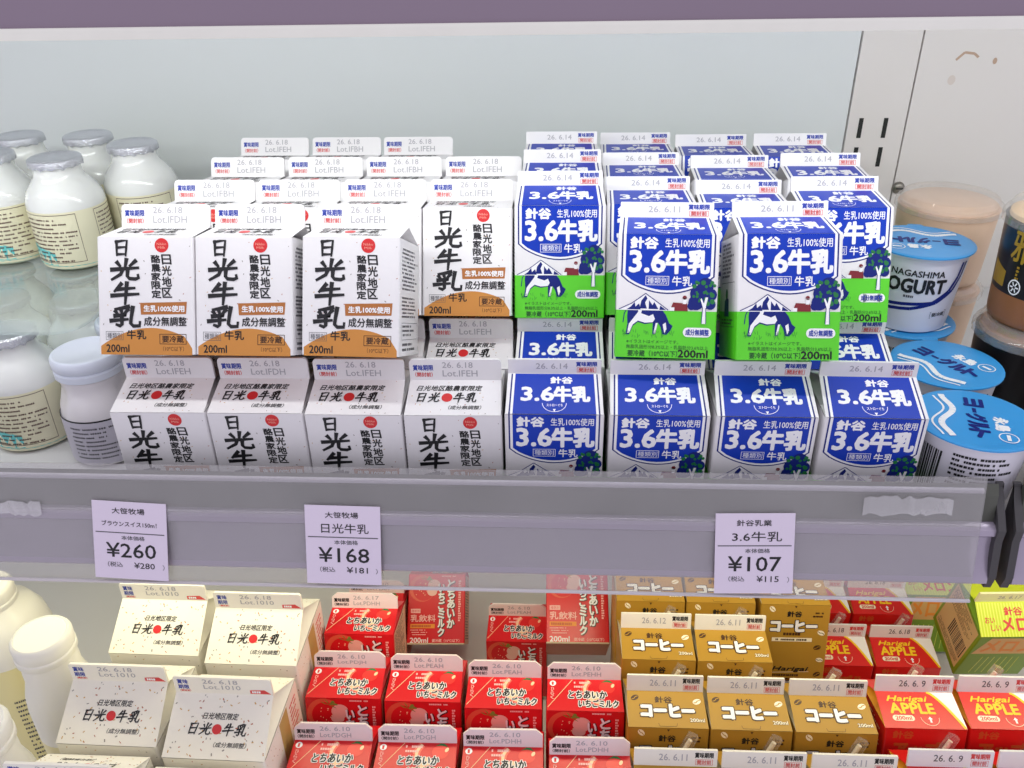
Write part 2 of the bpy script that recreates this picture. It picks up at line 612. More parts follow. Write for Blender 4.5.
# ---- white farm milk (200 ml)
def kit_white():
    D = DN
    p = Print(front(D))
    p.speck(1.5, 1, 55.5, 52, 34, 3, .75)
    p.disc(38.6, 4.7, 4.1, mat('seal_red', (214, 40, 44), .4), 2)
    p.text('Nikko', 35.8, 3.2, 41.4, 4.6, mat('seal_text', (240, 170, 150), .4), 3)
    p.text('Milk', 36.4, 5.3, 40.8, 6.6, mat('seal_text', (240, 170, 150), .4), 3)
    for ch, v0, v1, a, b in (('日', 1.6, 11.2, 9.8, 19.6), ('光', 12.8, 24.8, 8.2, 25.0), ('牛', 26.2, 38.4, 8.4, 24.6), ('乳', 40.0, 51.8, 8.0, 25.2)):
        p.brush(ch, a, v0, b, v1, INK, 3, .155, .06)
    p.vtext('酪農家限定', 32.3, 10.0, 37.6, 35.2, INK, 2, .16, .12, -.1)
    p.vtext('日光地区', 38.6, 9.6, 44.0, 35.0, INK, 2, .16, .12, -.1)
    p.poly([(25.6, 44.6), (52.4, 44.0), (53.0, 37.0), (25.2, 37.8)], TANDK, 2)
    p.text('生乳100%使用', 27.4, 39.2, 51.4, 42.8, WHITEINK, 3, .14)
    p.text('成分無調整', 27.4, 45.8, 52.6, 51.0, INK, 3, .1)
    pts = []
    for i in range(25):
        t = i / 24
        pts.append((1.3 + 54.4 * t, 66.8 - 14.6 * math.sin(math.pi * (0.06 + .8 * t)) ** .8 + (4.5 if t > .92 else 0) * (t - .92) / .08))
    p.poly([(1.3, 67.9)] + [(55.7, 67.9)] + pts[::-1], TAN, 1)
    p.frame(4.4, 54.4, 14.8, 59.4, .2, GREYINK, 2)
    p.text('種類別', 5.2, 55.2, 13.8, 58.6, GREYINK, 2)
    p.text('牛乳', 17.0, 53.6, 28.4, 58.8, INK, 2, .12)
    p.text('200ml', 4.6, 62.0, 18.2, 66.4, INK, 2, .12)
    p.frame(36.4, 55.6, 52.4, 61.6, .35, BROWN, 2)
    p.text('要冷蔵', 38.0, 56.6, 50.8, 60.6, BROWN, 2, .1)
    p.text('（10℃以下）', 38.4, 62.8, 50.8, 65.6, BROWN, 2)
    q = Print(roof(D))
    w, L = D.w, D.L
    q.speck(1, 1, 56, L - 1, 26, 5, .75)
    q.text('日光地区酪農家限定', .10 * w, .17 * L, .79 * w, .32 * L, INK, 2, .1, .25)
    for ch, a in (('日', .10), ('光', .235), ('牛', .50), ('乳', .625)):
        q.brush(ch, a * w, .38 * L, (a + .11) * w, .64 * L, INK, 3, .15, .2)
    q.disc(.425 * w, .51 * L, 3.3, mat('seal_red', (214, 40, 44), .4), 3, 3.5)
    q.text('（成分無調整）', .45 * w, .73 * L, .79 * w, .84 * L, INK, 2, .03, .2)
    sr_ = Print(side_r(D))
    sr_.dashes(6, 5, 50, 30, 11, GREYINK, 1, .5, 11)
    sr_.dashes(6, 33, 50, 46, 6, GREYINK, 1, .5, 12)
    sr_.frame(6, 48, 50, 58, .25, GREYINK)
    sr_.dashes(8, 49.5, 46, 57, 3, GREYINK, 1, .5, 14)
    sr_.dashes(8, 60, 46, 66, 2, GREYINK, 1, .5, 13)
    sl_ = Print(side_l(D))
    sl_.dashes(6, 5, 50, 62, 20, GREYINK, 1, .5, 15)
    make_kit('white', D, body_mesh('body', D, [(.6, D.H, CARD)], base=TANDK), gable_mesh('gable_top', D, CARD, CARD),
             seal_mesh('top_seal', D, CARD),
             [('body', 'front_print', p.mesh('front_print')), ('gable', 'roof_print', q.mesh('roof_print')),
              ('body', 'side_print', sr_.mesh('side_print')), ('body', 'side_print', sl_.mesh('side_print'))])


def cow(p, u0, v0, u1, v1):
    """grazing cow, head down to the right"""
    def P(pts):
        return [(u0 + x * (u1 - u0), v0 + y * (v1 - v0)) for x, y in pts]
    outline = [(.10, .12), (.30, .02), (.55, .10), (.74, .16), (.86, .38), (.93, .62), (1.0, .70), (.96, .84), (.88, .97), (.80, .95), (.76, .74),
               (.70, .60), (.66, .95), (.60, .96), (.60, .62), (.44, .66), (.30, .60), (.20, .72), (.13, .98), (.06, .97), (.09, .66), (.08, .40)]
    p.poly(P(outline)[::-1], NAVY, 2)
    inn = [(.30, .10), (.40, .14), (.36, .34), (.52, .42), (.60, .36), (.64, .50), (.60, .60), (.44, .62), (.30, .56), (.20, .68), (.13, .93), (.09, .93), (.12, .66), (.22, .46), (.30, .30)]
    p.poly(P(inn)[::-1], WHITEINK, 3)
    p.poly(P([(.66, .62), (.70, .62), (.66, .93), (.62, .93)]), WHITEINK, 3)
    p.poly(P([(.80, .66), (.86, .60), (.88, .80), (.84, .92)])[::-1], WHITEINK, 3)
    p.line(P([(.09, .14), (.02, .36), (.0, .62)]), .5, NAVY, 2)


def shield(p, w, v0, v1, vb, taper=0.0):
    for inset, m, ly in ((2.2, NAVY, 1), (3.1, WHITEINK, 2), (4.6, BLUE, 3)):
        k = inset - 2.2
        pts = [(inset, v0)]
        n = 14
        base = [(inset, v1 - k * .25)]
        for i in range(1, n):
            t = i / n
            base.append((inset + (w - 2 * inset) * t, v1 - k * .25 + (vb - v1 - k * .6) * math.sin(math.pi * t) ** .75))
        base.append((w - inset, v1 - k * .25))
        p.poly([(inset, v0)] + base + [(w - inset, v0)], m, ly)


def kit_blue():
    D = DB
    w = D.w
    p = Print(front(D))
    shield(p, w, 0, 23.5, 33.5)
    p.text('針谷', 7.2, 1.6, 22.6, 7.9, WHITEINK, 4, .38)
    p.text('生乳100%使用', 26.6, 2.2, 51.2, 7.2, WHITEINK, 4, .05)
    p.text('3.6', 7.0, 9.3, 26.8, 21.2, WHITEINK, 4, .55)
    p.text('牛乳', 27.6, 8.9, 51.4, 21.6, WHITEINK, 4, .65)
    p.frame(16.2, 23.4, 29.4, 28.6, .3, WHITEINK, 4)
    p.text('種類別', 17.2, 24.2, 28.4, 27.8, WHITEINK, 4)
    p.text('牛乳', 31.2, 23.4, 42.2, 28.8, WHITEINK, 4, .12)
    # hills
    p.poly([(1.6, 43.0), (29.5, 43.0), (22, 37.4), (16.6, 33.6), (9, 39)], WHITEINK, 3)
    p.line([(1.6, 42.6), (9, 39), (16.6, 33.4), (22, 37.2), (29.5, 42.6)], .45, NAVY, 4)
    for pts in ([(6, 42.6), (14, 42.6), (13, 39.2), (11, 41), (10.5, 38.4), (8.4, 41)], [(13.4, 42), (17.5, 42), (16.4, 38.6), (17.6, 36.2), (16.6, 34.4), (14.2, 37.6)],
                [(18.5, 42.2), (24, 42.2), (21.6, 38.2), (20.6, 40), (18.6, 37.2)], [(24.6, 42.6), (28.4, 42.6), (25, 40.2)]):
        p.poly(pts, NAVY, 4)
    # barn
    p.poly([(30.4, 43), (40.6, 43), (40.0, 38.6), (32.2, 38.2)], BARN, 3)
    p.rect(37.6, 35.4, 39.6, 39.0, WHITEINK, 4)
    p.disc(38.6, 35.4, 1.2, BARN, 4, n=12)
    p.rect(30.4, 41, 33, 43, WHITEINK, 4)
    # tree
    rg = random.Random(4)
    for cx, cy, r in ((46, 33, 4.6), (50, 28.5, 4.6), (53, 33.5, 3.6), (45, 38, 4.4), (50.5, 37, 4.6), (42.6, 40, 2.4), (53, 39, 3)):
        p.disc(cx, cy, r, NAVY, 5 + .2 * (int(cx * 7) % 5), n=14)
    for _ in range(26):
        p.disc(rg.uniform(43, 55), rg.uniform(25.5, 40), rg.uniform(.6, 1.5), LEAF, 6.2 + .25 * (_ % 4), n=8)
    p.poly([(48.2, 50), (51.0, 50), (50.6, 40), (51.6, 35), (50.2, 35), (49.4, 38.5), (48.0, 35.5), (47.4, 36.2), (48.8, 40.5)], WHITEINK, 7.4)
    p.line([(48.4, 50), (48.8, 41)], .35, NAVY, 8)
    p.line([(50.8, 50), (50.5, 41)], .35, NAVY, 8)
    cow(p, 4.2, 38.2, 32.4, 57.4)
    rg = random.Random(9)
    for _ in range(46):
        u, v = rg.uniform(4, 36), rg.uniform(55.5, 58.8)
        p.line([(u, v), (u + rg.uniform(-.6, .6), v - rg.uniform(.8, 2.0))], .2, LEAF, 4)
    p.disc(41, 55, 2.7, WHITEINK, 3)
    p.disc(51.6, 55, 2.7, WHITEINK, 3)
    p.rect(41, 52.3, 51.6, 57.7, WHITEINK, 3)
    p.text('成分無調整', 39.8, 53.3, 52.8, 56.7, BLUEINK, 4, .1)
    gi = mat('dark_green_ink', (24, 74, 40), .5)
    p.text('※イラストはイメージです。', 6.5, 59.8, 36, 61.9, gi, 2)
    p.text('無脂乳固形分8.3%以上・乳脂肪分3.6%以上', 6.5, 62.7, 52.8, 65.0, gi, 2)
    p.text('要冷蔵（10℃以下）', 7.4, 65.9, 35.6, 69.4, gi, 2, .06)
    p.text('200ml', 36.0, 65.2, 52.6, 69.4, INK, 2, .18)
    q = Print(roof(D))
    L = D.L
    for inset, m, ly in ((2.2, NAVY, 1), (3.1, WHITEINK, 2), (4.6, BLUE, 3)):
        q.rect(inset, .02 * L, w - inset, L, m, ly)
    q.text('針谷', .46 * w, .10 * L, .69 * w, .26 * L, WHITEINK, 4, .3)
    q.text('3.6', .16 * w, .36 * L, .49 * w, .68 * L, WHITEINK, 4, .5)
    q.text('牛乳', .50 * w, .34 * L, .86 * w, .70 * L, WHITEINK, 4, .6)
    arc = [(.5 * w + 7 * math.cos(a), .74 * L + 6.2 * math.sin(a)) for a in [math.pi * i / 14 for i in range(15)]]
    q.line(arc, .35, WHITEINK, 4)
    q.text('ストローぐち', .42 * w, .755 * L, .585 * w, .82 * L, WHITEINK, 4, .05)
    q.poly([(.5 * w - .9, .88 * L), (.5 * w, .95 * L), (.5 * w + .9, .88 * L)], WHITEINK, 4)
    sl_ = Print(side_l(D))
    sl_.dashes(8, 3, 46, 24, 9, GREYINK, 1, .55, 21)
    sl_.frame(7, 26, 47, 52, .3, GREYINK)
    sl_.disc(24, 33, 3.4, LEAF, 2, n=12)
    sl_.poly([(17, 46), (31, 46), (30, 36), (24, 34.5), (18, 37)], NAVY, 2)
    sl_.dashes(9, 47.5, 44, 51.5, 2, GREYINK, 1, .5, 22)
    sr_ = Print(side_r(D))
    sr_.dashes(8, 4, 46, 40, 14, GREYINK, 1, .55, 23)
    gz = D.H - 43
    make_kit('blue', D, body_mesh('body', D, [(.6, gz, GREEN), (gz, D.H, CARD)], base=GREEN), gable_mesh('gable_top', D, CARD, CARD), seal_mesh('top_seal', D, CARD),
             [('body', 'front_print', p.mesh('front_print')), ('gable', 'roof_print', q.mesh('roof_print')),
              ('body', 'side_print', sl_.mesh('side_print')), ('body', 'side_print', sr_.mesh('side_print'))])


def kit_berry():
    D = DS
    w, L = D.w, D.L
    pk = mat('pale_pink_ink', (250, 196, 190), .4)
    q = Print(roof(D))
    arc = [(.80 * w + 17 * math.cos(a), .34 * L + 13 * math.sin(a)) for a in [math.radians(232 - 13 * i) for i in range(17)]]
    arc = [a for a in arc if a[0] < w - .6 and .6 < a[1] < L]
    q.line(arc, 5.0, mat('swoosh_pink', (240, 112, 92), .35), 1)
    q.line(arc, 2.2, CREAM, 2)
    q.disc(.62 * w, .52 * L, 5.5, CREAM, 2.4, 3.6)
    q.disc(.80 * w, .26 * L, 6.0, REDLT, 3, 5.4)
    q.poly([(.80 * w, .02 * L), (.80 * w - 4, .10 * L), (.80 * w, .08 * L), (.80 * w + 5, .11 * L), (.80 * w + 2.6, .03 * L)], LEAF, 4)
    q.disc(.88 * w, .2 * L, 1.2, CREAM, 5, 2.0, .5)
    q.line([(.34 * w, .6), (.02 * w, .90 * L)], .45, CREAM, 3)
    q.disc(.075 * w, .15 * L, 2.5, WHITEINK, 3)
    q.text('1', .062 * w, .105 * L, .086 * w, .205 * L, REDINK, 4, .05)
    q.vtext('ひらく', .05 * w, .27 * L, .095 * w, .66 * L, pk, 3, .05)
    q.dashes(.36 * w, .09 * L, .62 * w, .20 * L, 1, pk, 4, .6, 34, 1.5)
    q.dashes(.36 * w, .22 * L, .56 * w, .32 * L, 1, pk, 4, .6, 35, 1.5)
    for t, a, b, c, d in (('とちあいか', .29, .38, .79, .62), ('いちごミルク', .42, .66, .93, .88)):
        q.text(t, a * w, b * L, c * w, d * L, WHITEINK, 5, .75, .1)
        q.text(t, a * w, b * L, c * w, d * L, INK, 7, .26, .1)
    p = Print(front(D))
    H = D.H
    p.disc(14, 13.5, 13.0, mat('berry_glow', (226, 92, 66), .35), 1, 13.2)
    p.disc(15.5, 14.5, 10.8, RED, 2, 11.2)
    rg = random.Random(3)
    for _ in range(14):
        p.disc(rg.uniform(8, 22), rg.uniform(8, 22), .35, CREAM, 3, .55, .4, 8)
    p.disc(26, 11, 6.5, mat('milk_pink', (240, 190, 178), .35), 3, 6.0)
    p.disc(24, 17, 5, mat('milk_pink', (240, 190, 178), .35), 3.4, 4.0)
    for a in (-2.6, -1.9, -.9, -.2, .6):
        p.poly([(18, 5.6), (18 + 5.5 * math.cos(a) + 1, 5.6 + 3.6 * math.sin(a) + .9), (18 + 6.4 * math.cos(a), 5.6 + 4.4 * math.sin(a)), (18 + 5.5 * math.cos(a) - 1, 5.6 + 3.6 * math.sin(a) - .9)], mat('calyx_green', (120, 150, 60), .4), 4)
    p.dashes(32, 1.2, 52, 3.2, 1, pk, 2, .6, 36, 1.3)
    for t, a, b, c, d in (('とちあいか', 39.6, 5.0, 46.6, 52), ('いちごミルク', 30.6, 9.0, 36.6, 60)):
        p.vtext(t, a + .5, b + .4, c + .5, d + .4, INK, 5, .75, .1)
        p.vtext(t, a, b, c, d, WHITEINK, 7, .45, .1)
    p.dashes(50.4, 6, 52.8, 46, 18, pk, 2, .65, 37, 2.2)
    p.rect(3.2, 33.5, 12.8, 37.5, pk, 2)
    p.text('種類別', 4, 34.3, 12, 36.8, RED, 3)
    p.text('乳飲料', 3.2, 39.2, 28, 46.0, pk, 2, .12)
    p.rect(3.2, 48.0, 27.4, 52.0, ORANGE, 2)
    p.dashes(4.4, 48.9, 26.4, 52.4, 1, mat('dark_orange', (200, 90, 30), .4), 3, .65, 38, 2.2)
    p.dashes(3.2, 53.4, 27, 60, 3, pk, 2, .3, 31, 1.2)
    p.text('200ml', 3.2, 61.0, 21.0, 65.8, WHITEINK, 2, .12)
    p.text('要冷蔵（10℃以下）', 25, 62.2, 52, 65.2, pk, 2, .05)
    sd = Print(side_r(D))
    sd.rect(3, 1, 52.5, 67, mat('side_blush', (224, 180, 150), .45), 1)
    sd.dashes(6, 4, 50, 64, 22, BRINK, 2, .45, 33, 1.8)
    make_kit('berry', D, body_mesh('body', D, [(.6, 2.0, CARDIN), (2.0, H, RED)], base=mat('berry_base', (226, 170, 156), .5)),
             gable_mesh('gable_top', D, RED, RED), seal_mesh('top_seal', D, mat('seal_blush', (240, 226, 226), .42, noise=.02, nscale=200)),
             [('body', 'front_print', p.mesh('front_print')), ('gable', 'roof_print', q.mesh('roof_print')), ('body', 'side_print', sd.mesh('side_print'))])


def bean(p, u, v, r, rot, m, mline, ly):
    p.disc(u, v, r, m, ly, r * .68, rot, 16)
    c, s = math.cos(rot), math.sin(rot)
    pts = []
    for t, k in ((-.85, 0), (-.3, .14), (.3, -.14), (.85, 0)):
        x, y = t * r, k * r
        pts.append((u + x * c - y * s, v + x * s + y * c))
    p.line(pts, r * .2, mline, ly + 1)


def kit_coffee():
    D = DC
    w, L = D.w, D.L
    q = Print(roof(D))
    bean(q, .10 * w, .20 * L, 3.1, -.5, BROWN, GOLD, 1)
    bean(q, .90 * w, .28 * L, 3.2, -.4, BEANW, GOLD, 1)
    q.text('針谷', .36 * w, .16 * L, .58 * w, .33 * L, BROWN, 2, .2)
    q.text('コーヒー', .18 * w, .39 * L, .84 * w, .70 * L, BROWN, 2, 1.8)
    q.text('コーヒー', .18 * w, .39 * L, .84 * w, .70 * L, WHITEINK, 5, .9)
    q.text('200ml', .78 * w, .74 * L, .96 * w, .83 * L, BROWN, 2, .35)
    q.text('200ml', .78 * w, .74 * L, .96 * w, .83 * L, BEANW, 3, .1)
    arc = [(.5 * w + 6.6 * math.cos(a), .88 * L + 5 * math.sin(a)) for a in [math.pi * i / 12 for i in range(13)]]
    arc = [a for a in arc if a[1] < L - .1]
    q.line(arc[:4], .25, BROWN, 2)
    q.line(arc[-4:], .25, BROWN, 2)
    p = Print(front(D))
    bean(p, 9.5, 4.2, 3.0, .9, BEANW, GOLD, 1)
    p.poly([(27.4, 1.0), (28.5, 3.0), (29.6, 1.0)], BROWN, 1)
    p.text('針谷', 22, 6.0, 33.8, 11.2, INK, 2, .25)
    p.dashes(43, 6.6, 54, 12.8, 2, BROWN, 2, .5, 44, 2.0)
    p.text('コーヒー', 9.5, 15.0, 46.5, 24.6, INK, 2, 1.6)
    p.text('コーヒー', 9.5, 15.0, 46.5, 24.6, WHITEINK, 5, .9)
    p.dashes(20, 26.2, 42, 29.6, 1, BROWN, 2, .75, 43, 2.6)
    p.rect(11, 31.0, 44, 34.6, BEANW, 2)
    p.dashes(14, 32.0, 43, 34.4, 1, BROWN, 3, .7, 42, 2.0)
    p.text('Harigai', 14, 59.0, 42.6, 64.2, INK, 2, .2, .45)
    p.line([(13, 65.0), (44, 63.6)], .4, BEANW, 2)
    p.dashes(14, 66.4, 44, 69.4, 1, BROWN, 2, .7, 45, 2.0)
    for u, v, r, m, a in ((51, 26, 3.2, BEANW, .5), (49, 40, 3.2, BROWN, -.3), (52, 52, 3, BEANW, .2), (6, 40, 3, BEANW, .8), (51, 66, 3.2, BROWN, -.5)):
        bean(p, u, v, r, a, m, GOLD if m is BROWN else BROWN, 1)
    sd = Print(side_r(D))
    sd.dashes(6, 4, 50, 64, 20, BROWN, 1, .4, 41, 1.8)
    make_kit('coffee', D, body_mesh('body', D, [(.6, D.H, GOLD)], base=CARDIN), gable_mesh('gable_top', D, GOLD, CARDIN), seal_mesh('top_seal', D, CARDC),
             [('body', 'front_print', p.mesh('front_print')), ('gable', 'roof_print', q.mesh('roof_print')), ('body', 'side_print', sd.mesh('side_print'))], straw=True)


def kit_apple():
    D = DC
    w, L = D.w, D.L
    q = Print(roof(D))
    cv = [(.66 * w + .32 * w * t, .01 * L + .97 * L * t ** 1.55) for t in [i / 10 for i in range(11)]]
    q.poly([(w - .3, .01 * L)] + cv + [(w - .3, .98 * L)], WHITEINK, 1)
    q.line(cv, 1.9, YEL, 2)
    q.text('Harigai', .13 * w, .13 * L, .62 * w, .32 * L, YEL, 3, .2, .5)
    q.text('APPLE', .13 * w, .33 * L, .68 * w, .60 * L, YEL, 3, .4)
    q.disc(.17 * w, .73 * L, 2.3, BEANW, 2)
    q.disc(.36 * w, .73 * L, 2.3, BEANW, 2)
    q.rect(.17 * w, .73 * L - 2.3, .36 * w, .73 * L + 2.3, BEANW, 2)
    q.text('200ml', .165 * w, .68 * L, .365 * w, .78 * L, REDINK, 3, .1)
    arc = [(.59 * w + 6.4 * math.cos(a), .70 * L + 6.4 * math.sin(a)) for a in [math.pi * i / 12 for i in range(13)]]
    q.line(arc, .3, BEANW, 2)
    q.poly([(.59 * w - 1.7, .75 * L), (.59 * w + 1.7, .75 * L), (.59 * w, .68 * L)], WHITEINK, 3)
    q.rect(.59 * w - .7, .75 * L, .59 * w + .7, .84 * L, WHITEINK, 3)
    p = Print(front(D))
    p.text('針谷', 6, 2.0, 20, 8.0, APDK, 2, .3)
    p.text('アップル', 8, 11, 50, 24, APDK, 2, .7)
    p.disc(28, 44, 13, mat('apple_fruit', (190, 20, 26), .3), 2)
    p.disc(23, 40, 3, BEANW, 3, 4.5, .4)
    p.line([(28, 33), (30, 27)], 1.2, BROWN, 3)
    p.text('要冷蔵（10℃以下）', 8, 64.5, 34, 68, BEANW, 2, .05)
    p.text('200ml', 37, 63.8, 52, 68, BEANW, 2, .12)
    sd = Print(side_l(D))
    sd.dashes(6, 4, 50, 64, 20, BEANW, 1, .35, 51, 1.8)
    make_kit('apple', D, body_mesh('body', D, [(.6, D.H, APRED)], base=CARDIN), gable_mesh('gable_top', D, APRED, mat('apple_gusset', (236, 160, 40), .4)), seal_mesh('top_seal', D, CARD),
             [('body', 'front_print', p.mesh('front_print')), ('gable', 'roof_print', q.mesh('roof_print')), ('body', 'side_print', sd.mesh('side_print'))], straw=True)


def kit_melon():
    D = DC
    w, L = D.w, D.L
    q = Print(roof(D))
    ps = mat('melon_stripe', (226, 236, 92), .35)
    for i in range(22):
        q.rect(1 + i * 2.5, .04 * L, 2.0 + i * 2.5, L, ps, 1)
    q.text('針谷', .40 * w, .16 * L, .66 * w, .40 * L, REDINK, 2, .25)
    q.text('おい', .10 * w, .44 * L, .24 * w, .62 * L, REDINK, 2, .08)
    q.text('しい', .17 * w, .66 * L, .31 * w, .84 * L, REDINK, 2, .08)
    q.text('メロン', .34 * w, .46 * L, .92 * w, .84 * L, REDINK, 2, .45)
    p = Print(front(D))
    p.poly([(2, 30), (52, 30), (54, 2), (10, 2)], mat('melon_panel', (226, 180, 100), .4), 1)
    p.text('メロン', 8, 6, 50, 26, ORANGE, 2, .6)
    p.disc(28, 50, 17, LIMEDK, 1)
    for i in range(7):
        p.line([(14 + i * 5, 36), (12 + i * 5.4, 66)], .5, ps, 2)
    sd = Print(side_l(D))
    sd.rect(4, 2, 52, 64, BEIGE, 1)
    rg = random.Random(5)
    u = 22.0
    while u < 50:
        t = rg.choice((.5, .8, 1.2))
        sd.rect(u, 30, u + t, 50, INK, 2)
        u += t + rg.choice((.5, .8, 1.1))
    sd.dashes(6, 5, 50, 26, 9, BROWN, 2, .4, 61)
    sd.dashes(6, 54, 50, 62, 4, BROWN, 2, .4, 62)
    make_kit('melon', D, body_mesh('body', D, [(.6, D.H, LIMEDK)], base=LIMEDK), gable_mesh('gable_top', D, LIME, LIMEDK), seal_mesh('top_seal', D, mat('seal_lemon', (246, 244, 196), .4)),
             [('body', 'front_print', p.mesh('front_print')), ('gable', 'roof_print', q.mesh('roof_print')), ('body', 'side_print', sd.mesh('side_print'))], straw=True)


def kit_litre():
    D = DM
    w, L = D.w, D.L

    def title(q, bold=True):
        q.text('日光地区限定', .33 * w, .30 * L, .68 * w, .40 * L, INK, 2, .08, .2)
        for ch, a in (('日', .20), ('光', .325), ('牛', .55), ('乳', .675)):
            q.brush(ch, a * w, .46 * L, (a + .105) * w, .64 * L, INK, 3, .14, .22)
        q.disc(.487 * w, .55 * L, 3.3, mat('seal_red', (214, 40, 44), .4), 3, 3.3)
        q.text('（成分無調整）', .48 * w, .74 * L, .80 * w, .82 * L, INK, 2, .03, .2)
    q = Print(roof(D))
    q.speck(1.5, 1.5, w - 1.5, L - 1.5, 80, 8, 1.25)
    title(q)
    b = Print(back_roof(D))
    b.speck(1.5, 1.5, w - 1.5, L - 1.5, 80, 9, 1.25)
    title(b)
    p = Print(front(D))
    p.speck(2, 2, 68, 188, 160, 10, 1.1)
    for i, ch in enumerate('日光牛乳'):
        p.brush(ch, 12, 16 + 30 * i, 38, 42 + 30 * i, INK, 3, .15, .06)
    p.disc(52, 24, 6, mat('seal_red', (214, 40, 44), .4), 2)
    p.vtext('日光地区限定', 48, 36, 56, 96, INK, 2, .2)
    sd = Print(side_r(D))
    sd.poly([(30, 189), (46, 189), (46, 2), (30, 2)], mat('olive_band', (190, 160, 96), .5), 1)
    sd.speck(2, 2, 28, 188, 90, 12, 1.0)
    sd.dashes(50, 8, 66, 180, 40, REDINK, 1, .4, 71, 2)
    make_kit('litre', D, body_mesh('body', D, [(.6, D.H, CARDC)], 2.0, base=CARDIN), gable_mesh('gable_top', D, CARDC, CARDC), seal_mesh('top_seal', D, CARDC),
             [('body', 'front_print', p.mesh('front_print')), ('gable', 'roof_print', q.mesh('roof_print')), ('gable', 'roof_print', b.mesh('roof_print')),
              ('body', 'side_print', sd.mesh('side_print'))])


for k_ in (kit_white, kit_blue, kit_berry, kit_coffee, kit_apple, kit_melon, kit_litre):
    k_()

_STRAW = {}


def straw_meshes(D):
    if D not in _STRAW:
        a, b = (-10, D.d + 2.6, 22), (15, D.d + 2.6, D.H + 6)
        mb = MB()
        mb.tube([a, b], 1.7, STRAW, 10)
        m2 = MB()
        d = (Vector(b) - Vector(a)).normalized()
        n = Vector((-d.z, 0, d.x)) * 3.4
        A, B = Vector(a) - d * 4, Vector(b) + d * 5
        y0, y1 = D.d + .3, D.d + 4.6
        q = [A - n, A + n, B + n, B - n]
        m2.add([(v.x, y0, v.z) for v in q] + [(v.x * 1, y1, v.z) for v in q],
               [(0, 3, 2, 1), (4, 5, 6, 7), (0, 1, 5, 4), (1, 2, 6, 5), (2, 3, 7, 6), (3, 0, 4, 7)], FILM)
        _STRAW[D] = (mb.mesh('straw', True), m2.mesh('straw_wrapper'))
    return _STRAW[D]


NAMES = dict(white='milk_carton', blue='milk_carton', berry='strawberry_milk_carton', coffee='coffee_milk_carton', apple='apple_drink_carton', melon='melon_drink_carton', litre='large_milk_carton')


def carton(kind, X, Y, Z, label, group, lean=0.0, yaw=0.0, roll=0.0, date='26. 6.14', lot='IFEH', cat='carton'):
    """X, Y, Z: centre of the front bottom edge (mm); lean: degrees tipped back"""
    K = KIT[kind]
    root = bpy.data.objects.new(NAMES[kind], None)
    root.empty_display_size = .02
    COL.objects.link(root)
    root.location = W(X, Y, Z)
    root.rotation_euler = (Matrix.Rotation(math.radians(yaw), 3, 'Z') @ Matrix.Rotation(math.radians(-lean), 3, 'X') @ Matrix.Rotation(math.radians(roll), 3, 'Y')).to_euler()
    tag(root, label, cat, group)
    b = link('body', K['body'], root)
    g = link('gable_top', K['gable'], root)
    s = link('top_seal', K['seal'], root)
    link('date_print', date_mesh(kind, date, lot), s)
    par = dict(body=b, gable=g, seal=s)
    for pn, nm, me in K['prints']:
        link(nm, me, par[pn])
    if K['straw']:
        sm, fm = straw_meshes(K['D'])
        so = link('straw', sm, root)
        link('straw_wrapper', fm, so)
    return root


# ------------------------------------------------------------------ the setting: wall, shelves, rails
DECK, LDECK, WALLY = -324.5, -675.0, 772.0
mb = MB()
mb.box(-1600, 249, WALLY, WALLY + 12, -900, 330, WALLM)
wall = mb.build('wall_back')
wall['kind'] = 'structure'
mb = MB()
mb.box(250.5, 299, WALLY - 1, WALLY + 11, -900, 330, WALLR)
up = mb.build('trim_1')
up['kind'] = 'structure'
up['label'] = 'slotted white upright strip between the two back panels'
for x0 in (259.5, 280.5):
    for i in range(0, 6):
        m2 = MB()
        z = -167 - 25.2 * i
        m2.box(x0, x0 + 3.6, WALLY - 1.4, WALLY - .8, z - 17, z, SLOT)
        m2.build('slot', up)
mb = MB()
mb.box(300.5, 1400, WALLY - 1, WALLY + 11, -900, 330, WALLR)
wr = mb.build('wall_right')
wr['kind'] = 'structure'
m2 = MB()
m2.lathe([(5.6, 0), (5.4, 1.6), (4.2, 3.0), (1.8, 3.6)], STEEL, 20)
m2.box(-3.2, 3.2, -.6, .6, 3.5, 3.8, SLOT)
bo = m2.build('bolt', wr, True)
bo.location = W(304.5, WALLY - 1, -228.5)
bo.rotation_euler = (math.radians(90), 0, 0)
m2 = MB()
st = Print(lambda u, v, o: (u, WALLY - 1.1 - o, v))
st.line([(330, -120), (336, -114), (344, -115), (348, -118)], 2.0, RUST)
st.disc(362, -121, 1.8, RUST, 1, 2.6)
st.disc(330, -136, 3.2, mat('pale_stain', (222, 212, 204), .6), 1, 4)
so = link('stain', st.mesh('stain'), wr)
so.location = W(0, 0, 0)
for o in (wall, up, wr):
    o.location = W(0, 0, 0)
bo.location = Vector((304.5, WALLY - 1, -228.5)) * MM
so.location = (0, 0, 0)


